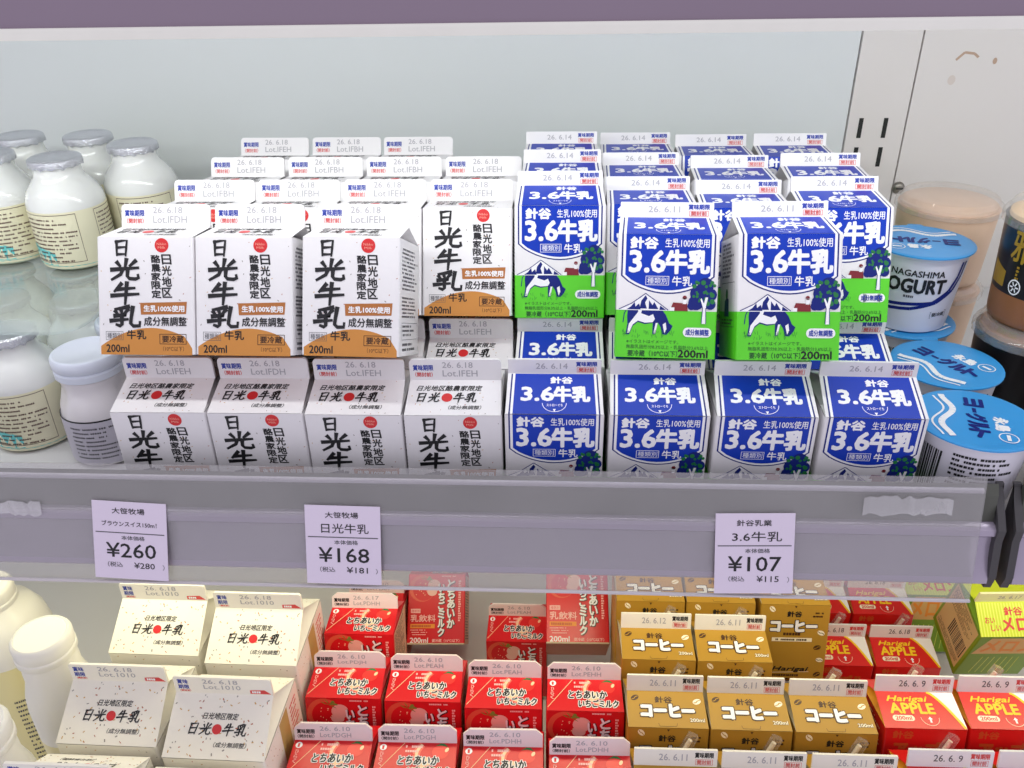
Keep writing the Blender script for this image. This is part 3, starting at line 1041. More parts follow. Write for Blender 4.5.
def rail_set(parent, dz, x0, x1, cover=True):
    """price rail on the shelf front: dark backing, lilac channel, clear sloping cover"""
    b = MB()
    b.prism_x([(402, -289 + dz), (400, -287 + dz), (396.5, -293 + dz), (394, -311 + dz), (397, -326 + dz), (402, -326 + dz)], x0, x1, RAILDK)
    b.build('rail_backing', parent)
    c = MB()
    prof = [(398, -309 + dz), (391.5, -309.5 + dz), (388.6, -311.5 + dz), (388.2, -315 + dz), (391.0, -318 + dz)]
    prof += [(390.2, -324 + dz), (388.2, -331 + dz), (385.4, -337 + dz), (382.6, -341 + dz), (382.0, -344.5 + dz), (384.5, -347 + dz), (398, -347 + dz)]
    c.prism_x(prof, x0, x1, LILAC)
    c.build('price_channel', parent, True)
    if cover:
        d = MB()
        d.prism_x([(397.6, -281 + dz), (396.2, -280.4 + dz), (378.0, -353.6 + dz), (379.6, -354.0 + dz)], x0 + 1, x1 - 9, COVER)
        d.build('clear_cover', parent)
        e = MB()
        e.tube([(x0 + 1, 397.2, -290 + dz), (x1 - 9, 397.2, -290 + dz)], 1.7, mat('rail_lip', (214, 208, 220), .22), 10)  # pale tube on the rail lip: its highlight line put in as colour
        e.build('lip_highlight', parent, True)
        g = MB()
        g.box(x0 + 1, x1 - 9, 376.9, 378.6, -354.6 + dz, -353.2 + dz, mat('cover_edge', (206, 200, 204), .3))
        g.build('cover_edge', parent)


def shelf(name, label, z, x0, x1, dz, rail_x1, y0=398):
    r = bpy.data.objects.new(name, None)
    COL.objects.link(r)
    r.location = W(0, 0, 0)
    tag(r, label, 'shelf')
    m = MB()
    m.box(x0, x1, y0 + 4, WALLY - 1.5, z - 14, z, SHELFM)
    m.build('deck', r)
    return r


RX = 247.0
mid = shelf('display_shelf', 'middle display shelf with clear price rail in front of the milk cartons', DECK, -1500, RX + 3, 0, RX)
rail_set(mid, 0, -1500, RX)
TAPE = clear('sticky_tape', haze=0.3, gloss=0.3, rough=0.25, hazecol=(0.86, 0.84, 0.86))
for x0_, x1_, za, zb in ((172, 221, -292, -302), (-345, -306, -304, -312)):
    ya, yb = 395.6 - (-280.4 - za) * .2486, 395.6 - (-280.4 - zb) * .2486
    m2 = MB()
    rg_ = random.Random(int(x0_))
    n2 = 14
    pv_ = [(x0_ + (x1_ - x0_) * i / n2, ya - rg_.uniform(.1, .7), za + rg_.uniform(-1.5, 1.5)) for i in range(n2 + 1)]
    qv_ = [(x0_ + (x1_ - x0_) * i / n2, yb - rg_.uniform(.1, .7), zb + rg_.uniform(-1.5, 1.5)) for i in range(n2 + 1)]
    m2.add(pv_ + qv_, [(i, i + 1, n2 + 2 + i, n2 + 1 + i) for i in range(n2)], TAPE)
    m2.build('tape_scrap', mid)
m2 = MB()
m2.prism_x([(404, -288), (386.5, -310), (387, -318), (382, -340), (384, -349), (402, -349), (402, -288)], RX, RX + 4.2, RUBBER)
m2.build('end_cap', mid)
mid2 = shelf('display_shelf', 'short stretch of shelf rail right of the dark joint at the edge', DECK, RX + 10, 1300, 0, 700)
rail_set(mid2, 0, RX + 14, 1300, cover=False)
m2 = MB()
m2.prism_x([(404, -288), (386.5, -310), (387, -318), (382, -340), (384, -349), (402, -349), (402, -288)], RX + 9.5, RX + 13.8, RUBBER)
m2.build('end_cap', mid2)
top = shelf('display_shelf', 'upper shelf whose mauve rail crosses the top of the picture', 4, -1500, 1300, 0, 700)
m2 = MB()
m2.prism_x([(404, 40), (398, 40), (396, -44.5), (404, -44.5)], -1500, 1300, mat('upper_rail_mauve', (146, 130, 146), .4, metal=.1, noise=.06, nscale=9))
m2.build('price_channel', top)
m2 = MB()
m2.prism_x([(405, -44.3), (394.6, -44.3), (393.6, -46.0), (394.0, -49.3), (405, -49.3)], -1500, 1300, EDGE)
m2.build('rail_lip', top, True)
m2 = MB()
m2.tube([(-640, 450, -24), (640, 450, -24)], 8, WHITEINK, 12)
m2.build('lamp_tube', top, True)
m2 = MB()
m2.tube([(-640, 468, -343), (RX - 5, 468, -343)], 3.5, WHITEINK, 12)
m2.build('lamp_tube', mid, True)
low = shelf('display_shelf', 'lower display shelf under the small drink cartons', LDECK, -1500, 1300, 0, 700, y0=200)

# ------------------------------------------------------------------ price tags
def price_tag(X, lines, label, skew=0.0):
    w, h = 44.5, 62.0
    r = bpy.data.objects.new('price_tag', None)
    COL.objects.link(r)
    tag(r, label, 'price tag', 'price tags on the shelf rail')
    # the clear cover slopes forward towards its foot; the tag lies against it
    top_y, top_z = 390.0, -303.0
    bot_y, bot_z = 375.2, -349.5
    slope = math.atan2(top_y - bot_y, top_z - bot_z)
    h = math.hypot(top_y - bot_y, top_z - bot_z)
    r.location = W(X, bot_y, bot_z)
    r.rotation_euler = (-slope, math.radians(skew), 0)
    m = MB()
    m.box(-w / 2, w / 2, -.2, .2, 0, h, PAPER)
    m.build('paper', r)
    p = Print(lambda u, v, o: (u - w / 2, -.2 - o, h - v))
    k = h / 62.0
    a, b, c, d = lines
    p.text(a, 12, 5 * k, 31.5, 9.6 * k, INK, 1, .06)
    p.text(b, *((5.5, 15.5 * k, 38.5, 19.5 * k) if len(b) > 6 else (9.5, 14 * k, 37.5, 21.5 * k)), INK, 1, .05)
    p.rect(1.5, 24.4 * k, 43, 25.2 * k, GREYINK, 1)
    p.text('本体価格', 17, 27 * k, 31, 30.4 * k, GREYINK, 1, .05)
    p.text(c, 7.5, 33 * k, 37.5, 44.6 * k, INK, 1, .12)
    p.text('（税込', 8, 48.5 * k, 17, 52.6 * k, GREYINK, 1, .04)
    p.text(d, 24, 48.3 * k, 36.5, 53 * k, INK, 1, .04)
    p.text('）', 41.2, 49 * k, 42.4, 53.4 * k, GREYINK, 1)
    link('tag_print', p.mesh('tag_print'), r)
    return r


price_tag(-254.5, ('大笹牧場', 'ブラウンスイス150m！', '¥260', '¥280'), 'leftmost price tag on the rail reading ¥260', 3.0)
price_tag(-125.2, ('大笹牧場', '日光牛乳', '¥168', '¥181'), 'middle price tag on the rail reading ¥168', 0.8)
price_tag(114.0, ('針谷乳業', '3.6牛乳', '¥107', '¥115'), 'rightmost price tag on the rail reading ¥107', -1.6)

# ------------------------------------------------------------------ cartons, middle shelf
ORD = ['leftmost', 'second from left', 'third from left', 'rightmost']
ROW = ['front row', 'second row', 'third row', 'back row']
GW, GB = 'white milk cartons on the middle shelf', 'blue milk cartons on the middle shelf'
BY = [415.0, 472.0, 530.0, 588.0]
NX = [-235.4, -177.2, -118.9, -60.6]
BX = [-1.8, 58.2, 118.4, 178.6]
for r in range(4):
    for c in range(4):
        x = NX[c] if r == 0 else [-231, -173, -115, -57][c]
        if r < 1:
            lb = 'white carton with black brush lettering standing behind the rail, %s' % ORD[c]
        elif r == 1 and c == 3:
            lb = 'white carton in the lower layer, only its top showing beneath an orange-footed one'
        else:
            lb = 'white carton hidden in the lower layer under the reclining white ones'
        carton('white', x, BY[r] + .6 * c % 1.1, DECK, lb, GW, date='26. 6.18', lot=['IFEH', 'IFDH', 'IFEH', 'IFEH'][c], yaw=[.8, .6, .4, .9][c] if r == 0 else 0)
        x = BX[c] if r == 0 else [1, 60, 120, 179.5][c]
        if r < 1:
            lb = 'blue carton standing behind the rail, %s of its row' % ORD[c]
        elif r == 1 and c == 0:
            lb = 'blue carton in the lower layer peeping below the leftmost green-footed one'
        elif r == 1 and c == 3:
            lb = 'blue carton in the lower layer peeping out near the yogurt cups'
        else:
            lb = 'blue carton hidden in the lower layer under the reclining blue ones'
        carton('blue', x, BY[r] - 1, DECK, lb, GB, date='26. 6.14', yaw=[.3, 0, -.4, -1.2][c] if r == 0 else 0)

for i, (x, yw) in enumerate(((-238.8, -.4), (-181.0, -.6), (-119.2, -2.0))):
    carton('white', x, 427, -224.5, 'reclining white carton with orange foot, front row of the upper layer, %s' % ['leftmost', 'middle one', 'rightmost'][i], GW, 25.5, yw, 0,
           '26. 6.18', ['IFDH', 'IFBH', 'IFEH'][i])
for r, xs, y, z in ((1, [-231.6, -173.8, -116.0, -58.2], 489.5, -227.5), (2, [-229.6, -171.4, -113.2, -55.4], 551.2, -228.5), (3, [-227.6, -169.9, -112.0], 613.6, -229)):
    for c, x in enumerate(xs):
        if r == 1 and c == 3:
            lb = 'reclining white carton with orange foot beside the blue cartons, face fully seen'
        elif r == 3:
            lb = 'white carton, back row of the upper layer against the wall, %s' % ['leftmost', 'middle one', 'rightmost'][c]
        else:
            lb = 'white carton, %s of the upper layer, top seal showing, %s' % (ROW[r], ORD[c])
        carton('white', x, y, z, lb, GW, 25.5, random.uniform(-.5, .5), 0, '26. 6.18', random.choice(['IFBH', 'IFDH', 'IFEH']))

carton('blue', 61.0, 436, -229.0, 'reclining blue carton with cow, front of the upper layer, left of the pair', GB, 24, -3.6, -.5, '26. 6.11')
carton('blue', 128.5, 429, -226.0, 'reclining blue carton with cow, front of the upper layer, right of the pair', GB, 24.5, -.8, -.5, '26. 6.11')
for r, xs, ys, ln in ((1, [.6, 58.5, 116.4, 176], [494, 499, 491.5, 490], [16, 24.3, 24.8, 21]), (2, [1.2, 59.2, 121, 182.5], [553.5, 562, 554.5, 551], [18, 24.6, 25, 22]),
                      (3, [.7, 59.2, 117.8, 176], [613.5, 625, 617.5, 612.5], [20, 25, 25, 23])):
    for c in range(4):
        if r == 1 and c == 0:
            lb = 'blue carton with cow reclining next to the white cartons, face fully seen'
        elif r == 1 and c == 3:
            lb = 'blue carton with cow reclining beside the yogurt cups, partly covered'
        else:
            lb = 'blue carton, %s of the upper layer, roof and seal showing, %s' % (ROW[r], ORD[c])
        carton('blue', xs[c], ys[c], -231, lb, GB, ln[c], random.uniform(-.5, .5), 0, '26. 6.14')

# ------------------------------------------------------------------ cartons, lower shelf
GM, GS, GC, GA = 'large white cartons on the lower shelf', 'strawberry cartons on the lower shelf', 'coffee cartons on the lower shelf', 'apple cartons on the lower shelf'
for x, y, yw, lb in ((-301, 440, -.6, 'large speckled white carton on the lower shelf, back row left'),
                     (-224.5, 433, -.2, 'large speckled white carton on the lower shelf, back row right'),
                     (-299.5, 361, -.4, 'large speckled white carton on the lower shelf, middle row left'),
                     (-223.5, 353, -.8, 'large speckled white carton on the lower shelf, middle row right'),
                     (-300, 284, 0, 'large white carton cut by the bottom edge, left of the pair'),
                     (-224, 277, 0, 'large white carton cut by the bottom edge, right of the pair')):
    carton('litre', x, y, LDECK, lb, GM, 0, yw, 0, '26. 6.18', '1010')

SX = [-157, -97.3, -37.2, 22.6]
for c in range(4):
    carton('berry', SX[c], [410, 409, 405, 405][c], -577, 'red strawberry milk carton, middle row, %s' % ORD[c], GS, 14.8, .6, 0, '26. 6.10', ['PDJH', 'PEAH', 'PEAH', 'PEHH'][c])
    carton('berry', [-154, -94.5, -34.6, 25.2][c], [344.5, 345, 344, 339.5][c], -577, 'red strawberry milk carton cut by the bottom edge, %s' % ORD[c], GS, 14.8, 1.0, 0, '26. 6.10', ['PDGH', 'PDGH', 'PDHH', 'PDHH'][c])
carton('berry', -158.5, 473.5, -577, 'red strawberry carton behind the middle row, whole roof showing, leftmost', GS, 14.8, .5, 0, '26. 6.17', 'PDHH')
carton('berry', -117.4, 596, -632.5, 'tipped-back strawberry carton showing its printed face, beside the leftmost back one', GS, 46, 2, 0, '26. 6.10', 'PEAH')
carton('berry', -36.4, 568, -670, 'strawberry carton standing lower in the gap between two tipped-back ones', GS, 5, 0, 0, '26. 6.10', 'PEAH')
carton('berry', 20.5, 551, -579, 'tipped-back strawberry carton showing face and pale base beside the coffee', GS, 57, 1, 0, '26. 6.10', 'PEAH')
carton('berry', -178, 585, -664, 'strawberry carton at the very back under the rail, mostly hidden', GS, 12, 0, 0, '26. 6.10', 'PEAH')

CX = [81.2, 139.3, 198]
for r, (y, nm) in enumerate(((330, 'cut by the bottom edge'), (392, 'in the middle row'), (454, 'in the row behind'), (517, 'in the back row under the rail'))):
    for c in range(3):
        if r == 2 and c == 2:
            continue
        lb = 'gold coffee carton %s, %s' % (nm, ['leftmost', 'second from left', 'third from left'][c])
        if r == 3 and c == 2:
            lb = 'gold coffee carton with its whole printed face showing beside the apple ones'
        carton('coffee', CX[c] - .6 * r + (2.5 if r == 3 and c == 2 else 0), y, -577, lb, GC, 12.5, .3, 0, '26. 6.12' if (r == 2 and c == 0) else '26. 6.11')
for x, y, z, ln, d, lb in ((262, 336, -577, 12.5, '26. 6. 9', 'red apple drink carton cut by the bottom edge, left one'),
                           (321, 337, -577, 12.5, '26. 6. 9', 'red apple drink carton cut by the bottom right corner'),
                           (260.4, 398, -577, 12.5, '26. 6. 9', 'red apple drink carton in the middle row beside the coffee'),
                           (319.6, 399.5, -577, 12.5, '26. 6. 9', 'red apple drink carton in the middle row at the right edge'),
                           (256.5, 547, -670, 5, '26. 6.18', 'red apple carton lower behind, partly covered by the coffee face'),
                           (315.5, 547, -670, 5, '26. 6.18', 'red apple carton lower behind, left of the melon carton'),
                           (255.5, 612, -670, 5, '26. 6.18', 'red apple carton at the very back under the rail, left one'),
                           (314.5, 612, -670, 5, '26. 6.18', 'red apple carton at the very back under the rail, right one')):
    carton('apple', x, y, z, lb, GA, ln, .3, 0, d)
carton('melon', 380.4, 549.2, -600.5, 'lime green melon carton lying askew with its barcode side showing', 'melon cartons on the lower shelf', -17.8, 1.7, -1.5, '26. 6.17')
carton('melon', 373, 640, -670, 'lime green melon carton at the very back under the rail', 'melon cartons on the lower shelf', 5, 0, 0, '26. 6.17')

# hidden support layer under the small cartons of the lower shelf
for r, y in enumerate((340, 402, 464)):
    for c in range(4):
        if r < 2 or c == 0:
            carton('berry', SX[c], y + 2, LDECK, 'strawberry carton hidden in the lower layer of the lower shelf', GS, 0, 0, 0, '26. 6.10', 'PEAH')
    for c in range(3):
        carton('coffee', CX[c], y - 1, LDECK, 'coffee carton hidden in the lower layer of the lower shelf', GC, 0, 0, 0, '26. 6.11')
    for c in range(2):
        carton('apple', [261, 320][c], y + 6, LDECK, 'apple carton hidden in the lower layer of the lower shelf', GA, 0, 0, 0, '26. 6. 9')
for c in range(3):
    carton('coffee', CX[c], 525, LDECK, 'coffee carton hidden in the lower layer of the lower shelf', GC, 0, 0, 0, '26. 6.11')


# ------------------------------------------------------------------ bottles
def around(rfun, zoff=0.0):
    """print on a turned surface: u mm along the circumference from the front, v: height z"""
    def f(u, v, o):
        r = rfun(v) + o + .12
        a = -math.pi / 2 + u / r
        return (r * math.cos(a), r * math.sin(a), v)
    return f


def place_copy(parts, X, Y, Z, name, label, cat, group, rz=0.0, tilt=0.0, tiltdir=0.0, lid_rot=None, scale=(1, 1, 1)):
    root = bpy.data.objects.new(name, None)
    root.empty_display_size = .02
    COL.objects.link(root)
    root.location = W(X, Y, Z + .4)
    root.scale = scale
    root.rotation_euler = (math.radians(tilt), math.radians(tiltdir), math.radians(rz))
    tag(root, label, cat, group)
    done = {}
    for nm, me, par in parts:
        o = link(nm, me, done.get(par, root))
        done[nm] = o
        if nm == 'foil_lid' and lid_rot is not None:
            o.rotation_euler = (0, 0, math.radians(lid_rot))
    return root


def glass_bottle():
    prof = [(24, 0), (27.4, 2), (28.4, 6), (28.4, 46), (27.6, 52), (24.8, 58.5), (20.5, 64), (17.6, 68), (16.8, 72), (17.2, 79)]

    def rf(z):
        for (r0, z0), (r1, z1) in zip(prof, prof[1:]):
            if z0 <= z <= z1:
                return r0 + (r1 - r0) * (z - z0) / (z1 - z0)
        return prof[-1][0]
    b = MB()
    b.lathe(prof[:4], YOGY, 44, cap1=False)
    b.lathe(prof[3:], YOGW, 44, cap0=False)
    body = b.mesh('glass_body', True, True)
    l = MB()
    n = 44
    l.lathe([(17.9, 75.0), (18.6, 75.5), (19.3, 78.5), (19.0, 80.4), (17.4, 81.4), (15.8, 81.0), (15.0, 80.6)], FOIL, n, cap0=False)
    for k in range(n):                      # crimped skirt
        for j in (0, 1):
            x, y, z = l.v[j * n + k]
            s = 1.05 if k % 2 else 0.98
            l.v[j * n + k] = (x * s, y * s, z + (-.8 if k % 3 == 0 else .3))
    lid = l.mesh('foil_lid', True)
    p = Print(around(rf))
    P = p.place
    # wrap-around teal foot and label lines
    for i in range(36):
        a0, a1 = -math.pi * 28.4 + i * math.pi * 28.4 / 18, -math.pi * 28.4 + (i + 1) * math.pi * 28.4 / 18
        p.poly([(a0, 1.2), (a1, 1.2), (a1, 4.4), (a0, 4.4)], TEAL, 1)
    for off, sd in ((0, 1), (58, 2), (-58, 3)):
        for i in range(4):
            p.poly([(off - 24 + i * 6, 5.0), (off - 18 + i * 6, 5.0), (off - 18 + i * 6, 20 - i * 2), (off - 24 + i * 6, 20 - i)], TEAL, 1)
        rg = random.Random(sd)
        for rw in range(11):
            z = 41 - rw * 3.2
            u = off - 20
            end = off + rg.uniform(4, 20)
            while u < end:
                wd = rg.uniform(.7, 1.5)
                if rg.random() < .8:
                    p.poly([(u, z - 1.1), (u + wd * .75, z - 1.1), (u + wd * .75, z), (u, z)], BRINK, 2)
                u += wd
        for (a, b2, c, d) in ((off - 22, 44, off + 22, 44.4), (off - 22, 7, off + 22, 7.4)):
            n_ = 8
            for i in range(n_):
                x0, x1 = a + (c - a) * i / n_, a + (c - a) * (i + 1) / n_
                p.poly([(x0, b2), (x1, b2), (x1, d), (x0, d)], BRINK, 2)
        for uu in (off - 22, off + 21.7):
            p.poly([(uu, 7), (uu + .3, 7), (uu + .3, 44.4), (uu, 44.4)], BRINK, 2)
    return [('glass_body', body, None), ('foil_lid', lid, None), ('label_print', p.mesh('label_print'), 'glass_body')]


GBP = glass_bottle()
gg = 'foil-lidded yogurt bottles'
PLZ = -240.0
for x, y, rz, lb in ((-379, 620, -6, 'foil-lidded yogurt bottle at the front of the clear plate'),
                     (-438, 631, 30, 'foil-lidded yogurt bottle on the clear plate cut by the left edge'),
                     (-338, 662, 25, 'foil-lidded yogurt bottle on the clear plate nearest the white cartons'),
                     (-389, 691, 80, 'foil-lidded yogurt bottle at the back of the clear plate, right one'),
                     (-447, 690, 120, 'foil-lidded yogurt bottle at the back of the clear plate, left one')):
    place_copy(GBP, x, y, PLZ, 'yogurt_bottle', lb, 'bottle', gg, rz)
for x, y, rz, lb in ((-371, 496, 14, 'foil-lidded yogurt bottle on the shelf in front of the clear plate'),
                     (-349, 551, 60, 'foil-lidded yogurt bottle under the clear plate, front right lid'),
                     (-407, 551, 100, 'foil-lidded yogurt bottle under the clear plate, front left lid'),
                     (-376, 603, 10, 'foil-lidded yogurt bottle under the clear plate, rear right lid'),
                     (-434, 606, 40, 'foil-lidded yogurt bottle under the clear plate, rear left lid'),
                     (-380, 667, 40, 'foil-lidded yogurt bottle hidden far under the clear plate')):
    place_copy(GBP, x, y, DECK, 'yogurt_bottle', lb, 'bottle', gg, rz)
m = MB()
rc = 20.0
pr = [(-540, 488), (-318 - rc, 488)]
pr += [(-318 - rc + rc * math.sin(math.radians(a)), 488 + rc - rc * math.cos(math.radians(a))) for a in (15, 30, 45, 60, 75, 90)]
pr += [(-318, 715), (-540, 715)]
n_ = len(pr)
m.add([(x, y, -242.6) for x, y in pr] + [(x, y, -240.4) for x, y in pr],
      [tuple(range(n_))[::-1], tuple(range(n_, 2 * n_))] + [(i, (i + 1) % n_, n_ + (i + 1) % n_, n_ + i) for i in range(n_)], ACRYL)
pl = m.build('clear_plate')
pl.location = W(0, 0, 0)
tag(pl, 'clear acrylic plate with rounded corner carrying the upper yogurt bottles', 'plate')


def dent_bottle():
    prof = [(22, 0), (24.6, 2), (25.2, 6), (25.2, 34), (24.6, 40), (22.4, 48), (20.4, 53), (20.0, 58), (20.6, 61), (19.2, 62)]
    b = MB()
    b.lathe(prof, MILKP, 48)
    for i, (x, y, z) in enumerate(b.v):          # thumb dents on both flanks
        a = math.atan2(y, x)
        for c in (math.radians(-150), math.radians(-20)):
            d = (a - c + math.pi) % (2 * math.pi) - math.pi
            k = math.exp(-(d / .35) ** 2) * math.exp(-((z - 47) / 8) ** 2)
            x, y = x * (1 - .16 * k), y * (1 - .16 * k)
        b.v[i] = (x, y, z)
    c = MB()
    c.lathe([(20.6, 61.4), (21.6, 62), (21.6, 66), (20.6, 67.2), (21.2, 68), (21.9, 69), (21.9, 74.6), (21.0, 76), (19.6, 76.4), (18.8, 75.8)], MILKC, 48)
    rf = lambda z: 25.2 if z < 34 else 25.2 - (z - 34) * .1
    p = Print(around(rf))
    for i in range(40):
        a0, a1 = -70 + i * 3.5, -70 + (i + 1) * 3.5
        p.poly([(a0, 35), (a1, 35), (a1, 36.1), (a0, 36.1)], INK, 1)
        p.poly([(a0, 3), (a1, 3), (a1, 35), (a0, 35)], mat('grey_label', (206, 202, 214), .45), 1)
    rg = random.Random(2)
    for rw in range(8):
        z = 31 - rw * 3.2
        u = -16
        end = rg.uniform(0, 18)
        while u < end:
            wd = rg.uniform(.7, 1.6)
            if rg.random() < .85:
                p.poly([(u, z - 1.2), (u + wd * .7, z - 1.2), (u + wd * .7, z), (u, z)], GREYINK, 2)
            u += wd
    return [('bottle_body', b.mesh('bottle_body', True, True), None), ('screw_cap', c.mesh('screw_cap', True), None), ('label_print', p.mesh('label_print'), 'bottle_body')]


DBP = dent_bottle()
place_copy(DBP, -308, 478, DECK, 'milk_bottle', 'white plastic bottle with wide cap beside the leftmost lower white carton', 'bottle', 'white capped bottles', 12)
place_copy(DBP, -303, 529, DECK, 'milk_bottle', 'white capped bottle standing behind the grey-labelled one, cap showing', 'bottle', 'white capped bottles', -20)


def tall_bottle(r, h, cap_r, m_low, m_up, dome):
    b = MB()
    nz = h - 34
    if dome:
        prof = [(r - 3, 0), (r - .5, 2), (r, 6), (r, h - 70), (r - .6, h - 62)]
        up_ = [(r - .6, h - 62), (r - .2, h - 52), (r - 2.5, h - 38), (r - 9, h - 25), (cap_r, h - 18), (cap_r - 1, h - 14)]
    else:
        prof = [(r - 3, 0), (r - .5, 2), (r, 6), (r, h - 90)]
        up_ = [(r, h - 90), (r, h - 62), (r - 1.2, h - 50), (r - 5, h - 36), (cap_r - 1.5, h - 28), (cap_r - 2, h - 22), (cap_r - 2.4, h - 18)]
    b.lathe(prof, m_low, 44, cap1=False)
    b.lathe(up_, m_up, 44, cap0=False)
    c = MB()
    c.lathe([(cap_r - .6, h - 18), (cap_r, h - 17), (cap_r, h - 13), (cap_r - .8, h - 12), (cap_r - .4, h - 11), (cap_r - .2, h - 3), (cap_r - 1.6, h - .6), (cap_r - 3, h), (cap_r - 3.6, h - .5)], WPLAS, 44)
    p = Print(around(lambda z: r))
    rg = random.Random(int(r))
    for (u0, u1) in ((-8, 24),):
        for rw in range(14):
            z = h - 96 - rw * 5.2
            u = u0
            end = rg.uniform(u0 + 10, u1)
            while u < end:
                wd = rg.uniform(1, 2.2)
                if rg.random() < .85:
                    p.poly([(u, z - 2), (u + wd * .7, z - 2), (u + wd * .7, z), (u, z)], GREYINK, 1)
                u += wd
    return [('bottle_body', b.mesh('bottle_body', True, True), None), ('screw_cap', c.mesh('screw_cap', True), None), ('label_print', p.mesh('label_print'), 'bottle_body')]


TB1, TB2 = tall_bottle(24, 235, 20.5, YPLAS, WPLAS, False), tall_bottle(37, 206, 20, YPLAS, WPLAS, True)
place_copy(TB1, -361, 415, LDECK, 'drink_bottle', 'slim cream bottle with white cap left of the large cartons', 'bottle', 'cream bottles on the lower shelf', 60)
place_copy(TB1, -362, 338, LDECK, 'drink_bottle', 'slim cream bottle in the bottom left corner, shoulder showing', 'bottle', 'cream bottles on the lower shelf', 60)
place_copy(TB2, -458, 492, LDECK, 'drink_bottle', 'big domed cream and yellow bottle at the left edge', 'bottle', 'cream bottles on the lower shelf', 35)


# ------------------------------------------------------------------ cups
def yogurt_cup(kind):
    h = 58.0
    prof = [(24.5, 0), (26.0, 1.0), (26.4, 3.4), (26.6, 5), (31.0, 52), (31.4, 55), (33.4, 56), (33.6, 57.4)]

    def rf(z):
        return 26.6 + (31.0 - 26.6) * (z - 5) / 47
    b = MB()
    b.lathe(prof, CUPW, 48)
    l = MB()
    l.lathe([(33.4, 56.6), (34.2, 57.0), (34.2, 57.9), (32.6, 58.4), (31.0, 58.2), (16, 58.6)], CUPB, 48)
    p = Print(around(rf))
    if kind == 'front':
        p.text('NAGASHIMA', -17, -46.5, 13, -42.6, NAVY, 2, .12) if False else None
        pv = Print(lambda u, v, o: around(rf)(u, 58 - v, o))
        pv.text('NAGASHIMA', -17, 10.5, 18, 15.0, INK, 2, .14)
        pv.text('YOGURT', -25, 17.0, 20, 27.0, INK, 2, .5)
        pv.dashes(-6, 29, 2, 31.5, 1, GREYINK, 2, .7, 83, 1.6)
        for k in range(2):
            pts = [(36 - 2 * k * 1.9, 6), (34 - 3.8 * k, 16), (28 - 3.6 * k, 26), (16 - 2.5 * k, 34), (0, 39 - 3.6 * k), (-24, 42 - 3.6 * k)]
            fine = []
            for (a, b_), (c, d) in zip(pts, pts[1:]):
                for i in range(4):
                    fine.append((a + (c - a) * i / 4, b_ + (d - b_) * i / 4))
            pv.line(fine + [pts[-1]], 2.4, NAVY, 1)
        pv.frame(14, 41, 27, 46, .3, GREYINK, 1)
        pv.text('要冷蔵', 15.4, 42, 25.6, 45, GREYINK, 1, .1)
        p = pv
    else:
        p = Print(lambda u, v, o: around(rf)(u, 58 - v, o))
        p.dashes(-14, 8, 22, 48, 12, INK, 1, .5, 81, 1.9)
        p.dashes(34, 8, 60, 48, 12, GREYINK, 1, .5, 82, 1.9)
        u = -36.0
        rg = random.Random(6)
        while u < -20:
            t = rg.choice((.5, .9, 1.2))
            p.rect(u, 10, u + t, 46, INK, 1)
            u += t + rg.choice((.5, .8))
    t = Print(lambda u, v, o: (u, -v, 58.62 + o))
    # printed lid: wavy white band, big kana, two characters, round emblem
    for (wd, off) in ((3.6, 0), (1.2, 5)):
        t.line([(-33 + i * 3, 13 + off + 3.2 * math.sin(i * .55) + .2 * i) for i in range(20) if (-33 + i * 3) ** 2 + (13 + off + 3.2 * math.sin(i * .55) + .2 * i) ** 2 < 31 ** 2], wd, WHITEINK, 1)
    for i, ch in enumerate('ヨーグルト'):
        if ch == 'ー':
            t.rect(-11.5, -1.2, -6.2, 1.0, NAVY, 2)
        else:
            u = (-23, 0, -4.5, 4.5, 13.5)[i]
            t.text(ch, u, -5.5, u + (9 if i == 0 else 8), 4.5, NAVY, 2, .7)
    t.text('永島', -4, -17, 11, -9.5, WHITEINK, 2, .45)
    ring = [(18 + 5 * math.cos(a), -15 + 5 * math.sin(a)) for a in [2 * math.pi * i / 20 for i in range(21)]]
    t.line(ring, .7, WHITEINK, 2)
    t.rect(15, -16, 21, -14, WHITEINK, 2)
    m3 = MB()
    for dx in (0,):
        m3.add([(-6, -33, 57.7), (6, -33, 57.7), (4, -38, 57.2), (-4, -38, 57.2), (-6, -33, 58.1), (6, -33, 58.1), (4, -38, 57.6), (-4, -38, 57.6)],
               [(0, 3, 2, 1), (4, 5, 6, 7), (0, 1, 5, 4), (1, 2, 6, 5), (2, 3, 7, 6), (3, 0, 4, 7)], CUPB)
    return [('cup_body', b.mesh('cup_body', True), None), ('foil_lid', l.mesh('foil_lid', True), None), ('cup_print', p.mesh('cup_print'), 'cup_body'),
            ('lid_print', t.mesh('lid_print'), 'foil_lid'), ('pull_tab', m3.mesh('pull_tab'), 'foil_lid')]


YF, YB = yogurt_cup('front'), yogurt_cup('back')
gy = 'blue-lidded yogurt cups'
place_copy(YB, 243.5, 435, DECK, 'yogurt_cup', 'blue-lidded yogurt cup nearest the rail, small print on its side', 'cup', gy, -14, lid_rot=-92)
place_copy(YB, 253.5, 504, DECK, 'yogurt_cup', 'blue-lidded yogurt cup in the middle, behind the nearest one', 'cup', gy, 10, lid_rot=-68)
place_copy(YB, 250, 573.5, DECK, 'yogurt_cup', 'yogurt cup at the foot of the stack beside the blue cartons', 'cup', gy, 10)
place_copy(YF, 250, 572.5, DECK + 58.9, 'yogurt_cup', 'yogurt cup on top of its stack with navy stripes and large capitals', 'cup', gy, -20, lid_rot=188)


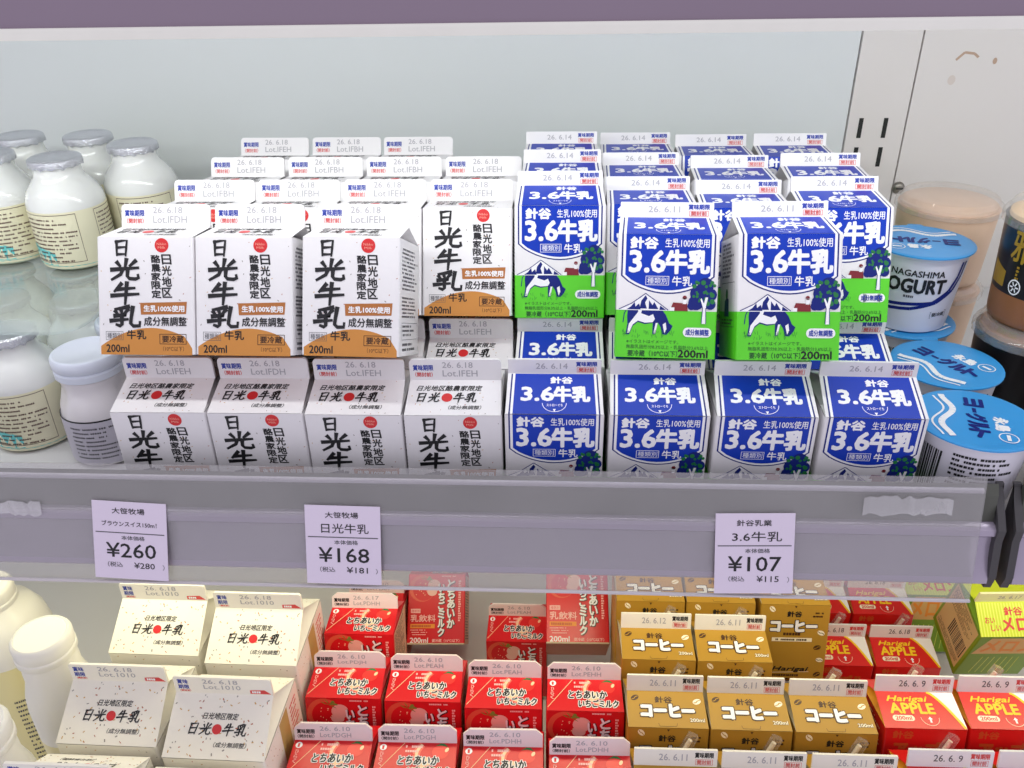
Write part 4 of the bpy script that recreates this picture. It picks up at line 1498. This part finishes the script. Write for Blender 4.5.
def dessert_cup(kind, topm=None):
    h, r = 62.0, 36.0
    prof = [(r - 5, 0), (r - 4, 1.2), (r - 3.6, 4), (r - .6, 54), (r, 56)]
    rf = lambda z: r - 3.6 + 3.0 * (z - 4) / 50
    b = MB()
    if kind == 'black':
        b.lathe([(r - 5, 0), (r - 4, 1.2), (r - 3.6, 4), (r - 2.8, 17)], CARAM, 48, cap1=False)
        b.lathe([(r - 2.8, 17), (r - .6, 54), (r, 56)], BLACKC, 48, cap0=False)
    else:
        b.lathe(prof, PEACH, 48)
    fill = MB()
    fill.lathe([(r - 2.2, 56.2), (r - 2.4, 58.6), (r - 6, 60.2), (10, 60.8)], PEACH if kind != 'black' else (topm or mat('custard', (240, 206, 160), .4)), 48)
    d = MB()
    d.lathe([(r + 1.6, 53), (r + 2.2, 53.6), (r + 2.2, 58), (r + .6, 59.6), (r - 1.4, 60.4), (r - 2.6, 63.6), (r - 5, 64.4), (12, 64.6)], DOME, 48, cap0=False)
    for k in range(len(d.v)):
        if k < 48 * 3 and k % 2:
            x, y, z = d.v[k]
            d.v[k] = (x * .985, y * .985, z)
    out = [('cup_body', b.mesh('cup_body', True), None), ('cream_top', fill.mesh('cream_top', True), None), ('clear_lid', d.mesh('clear_lid', True), None)]
    if kind == 'black':
        p = Print(lambda u, v, o: around(rf)(u, 56 - v, o))
        p.text('雅', -8, 3, 8, 20, GOLDI, 2, .3)
        p.dashes(-1.2, 22, 1.2, 30, 4, GOLDI, 2, .6, 84, 2.0)
        ring = [(0 + 4 * math.cos(a), 33.6 + 4 * math.sin(a)) for a in [2 * math.pi * i / 18 for i in range(19)]]
        p.line(ring, .8, WHITEINK, 2)
        for i in range(6):
            a = i * math.pi / 3
            p.line([(.8 * math.cos(a), 33.6 + .8 * math.sin(a)), (3 * math.cos(a), 33.6 + 3 * math.sin(a))], .8, WHITEINK, 2)
        for i in range(5):
            p.poly([(-24 + i * 3, 36 - .0 * i), (-21 + i * 3, 36), (-21 + i * 3, 24 + i * .8), (-24 + i * 3, 23.2 + i * .8)], GOLDI, 1)
        out.append(('cup_print', p.mesh('cup_print'), 'cup_body'))
    return out


DKB, DKP, DKD = dessert_cup('black'), dessert_cup('peach'), dessert_cup('black', CARAM)
place_copy(DKD, 321, 534.5, DECK, 'dessert_cup', 'black dessert cup at the foot of its stack, right edge', 'cup', 'clear-lidded dessert cups', 30, scale=(1.0, 1.0, 1.2))
place_copy(DKB, 321, 534.5, DECK + 78.2, 'dessert_cup', 'black dessert cup with gold character on top of its stack, right edge', 'cup', 'clear-lidded dessert cups', -64, scale=(1.0, 1.0, 1.2))
place_copy(DKD, 322, 437, DECK, 'dessert_cup', 'dessert cup cut by the right edge just above the rail', 'cup', 'clear-lidded dessert cups', 40)
place_copy(DKP, 294, 643, DECK, 'dessert_cup', 'peach dessert cup at the foot of the rear stack, mostly hidden', 'cup', 'clear-lidded dessert cups', 0)
place_copy(DKP, 294, 643, DECK + 65, 'dessert_cup', 'peach dessert cup with clear lid, rear stack below the bolt', 'cup', 'clear-lidded dessert cups', 0)
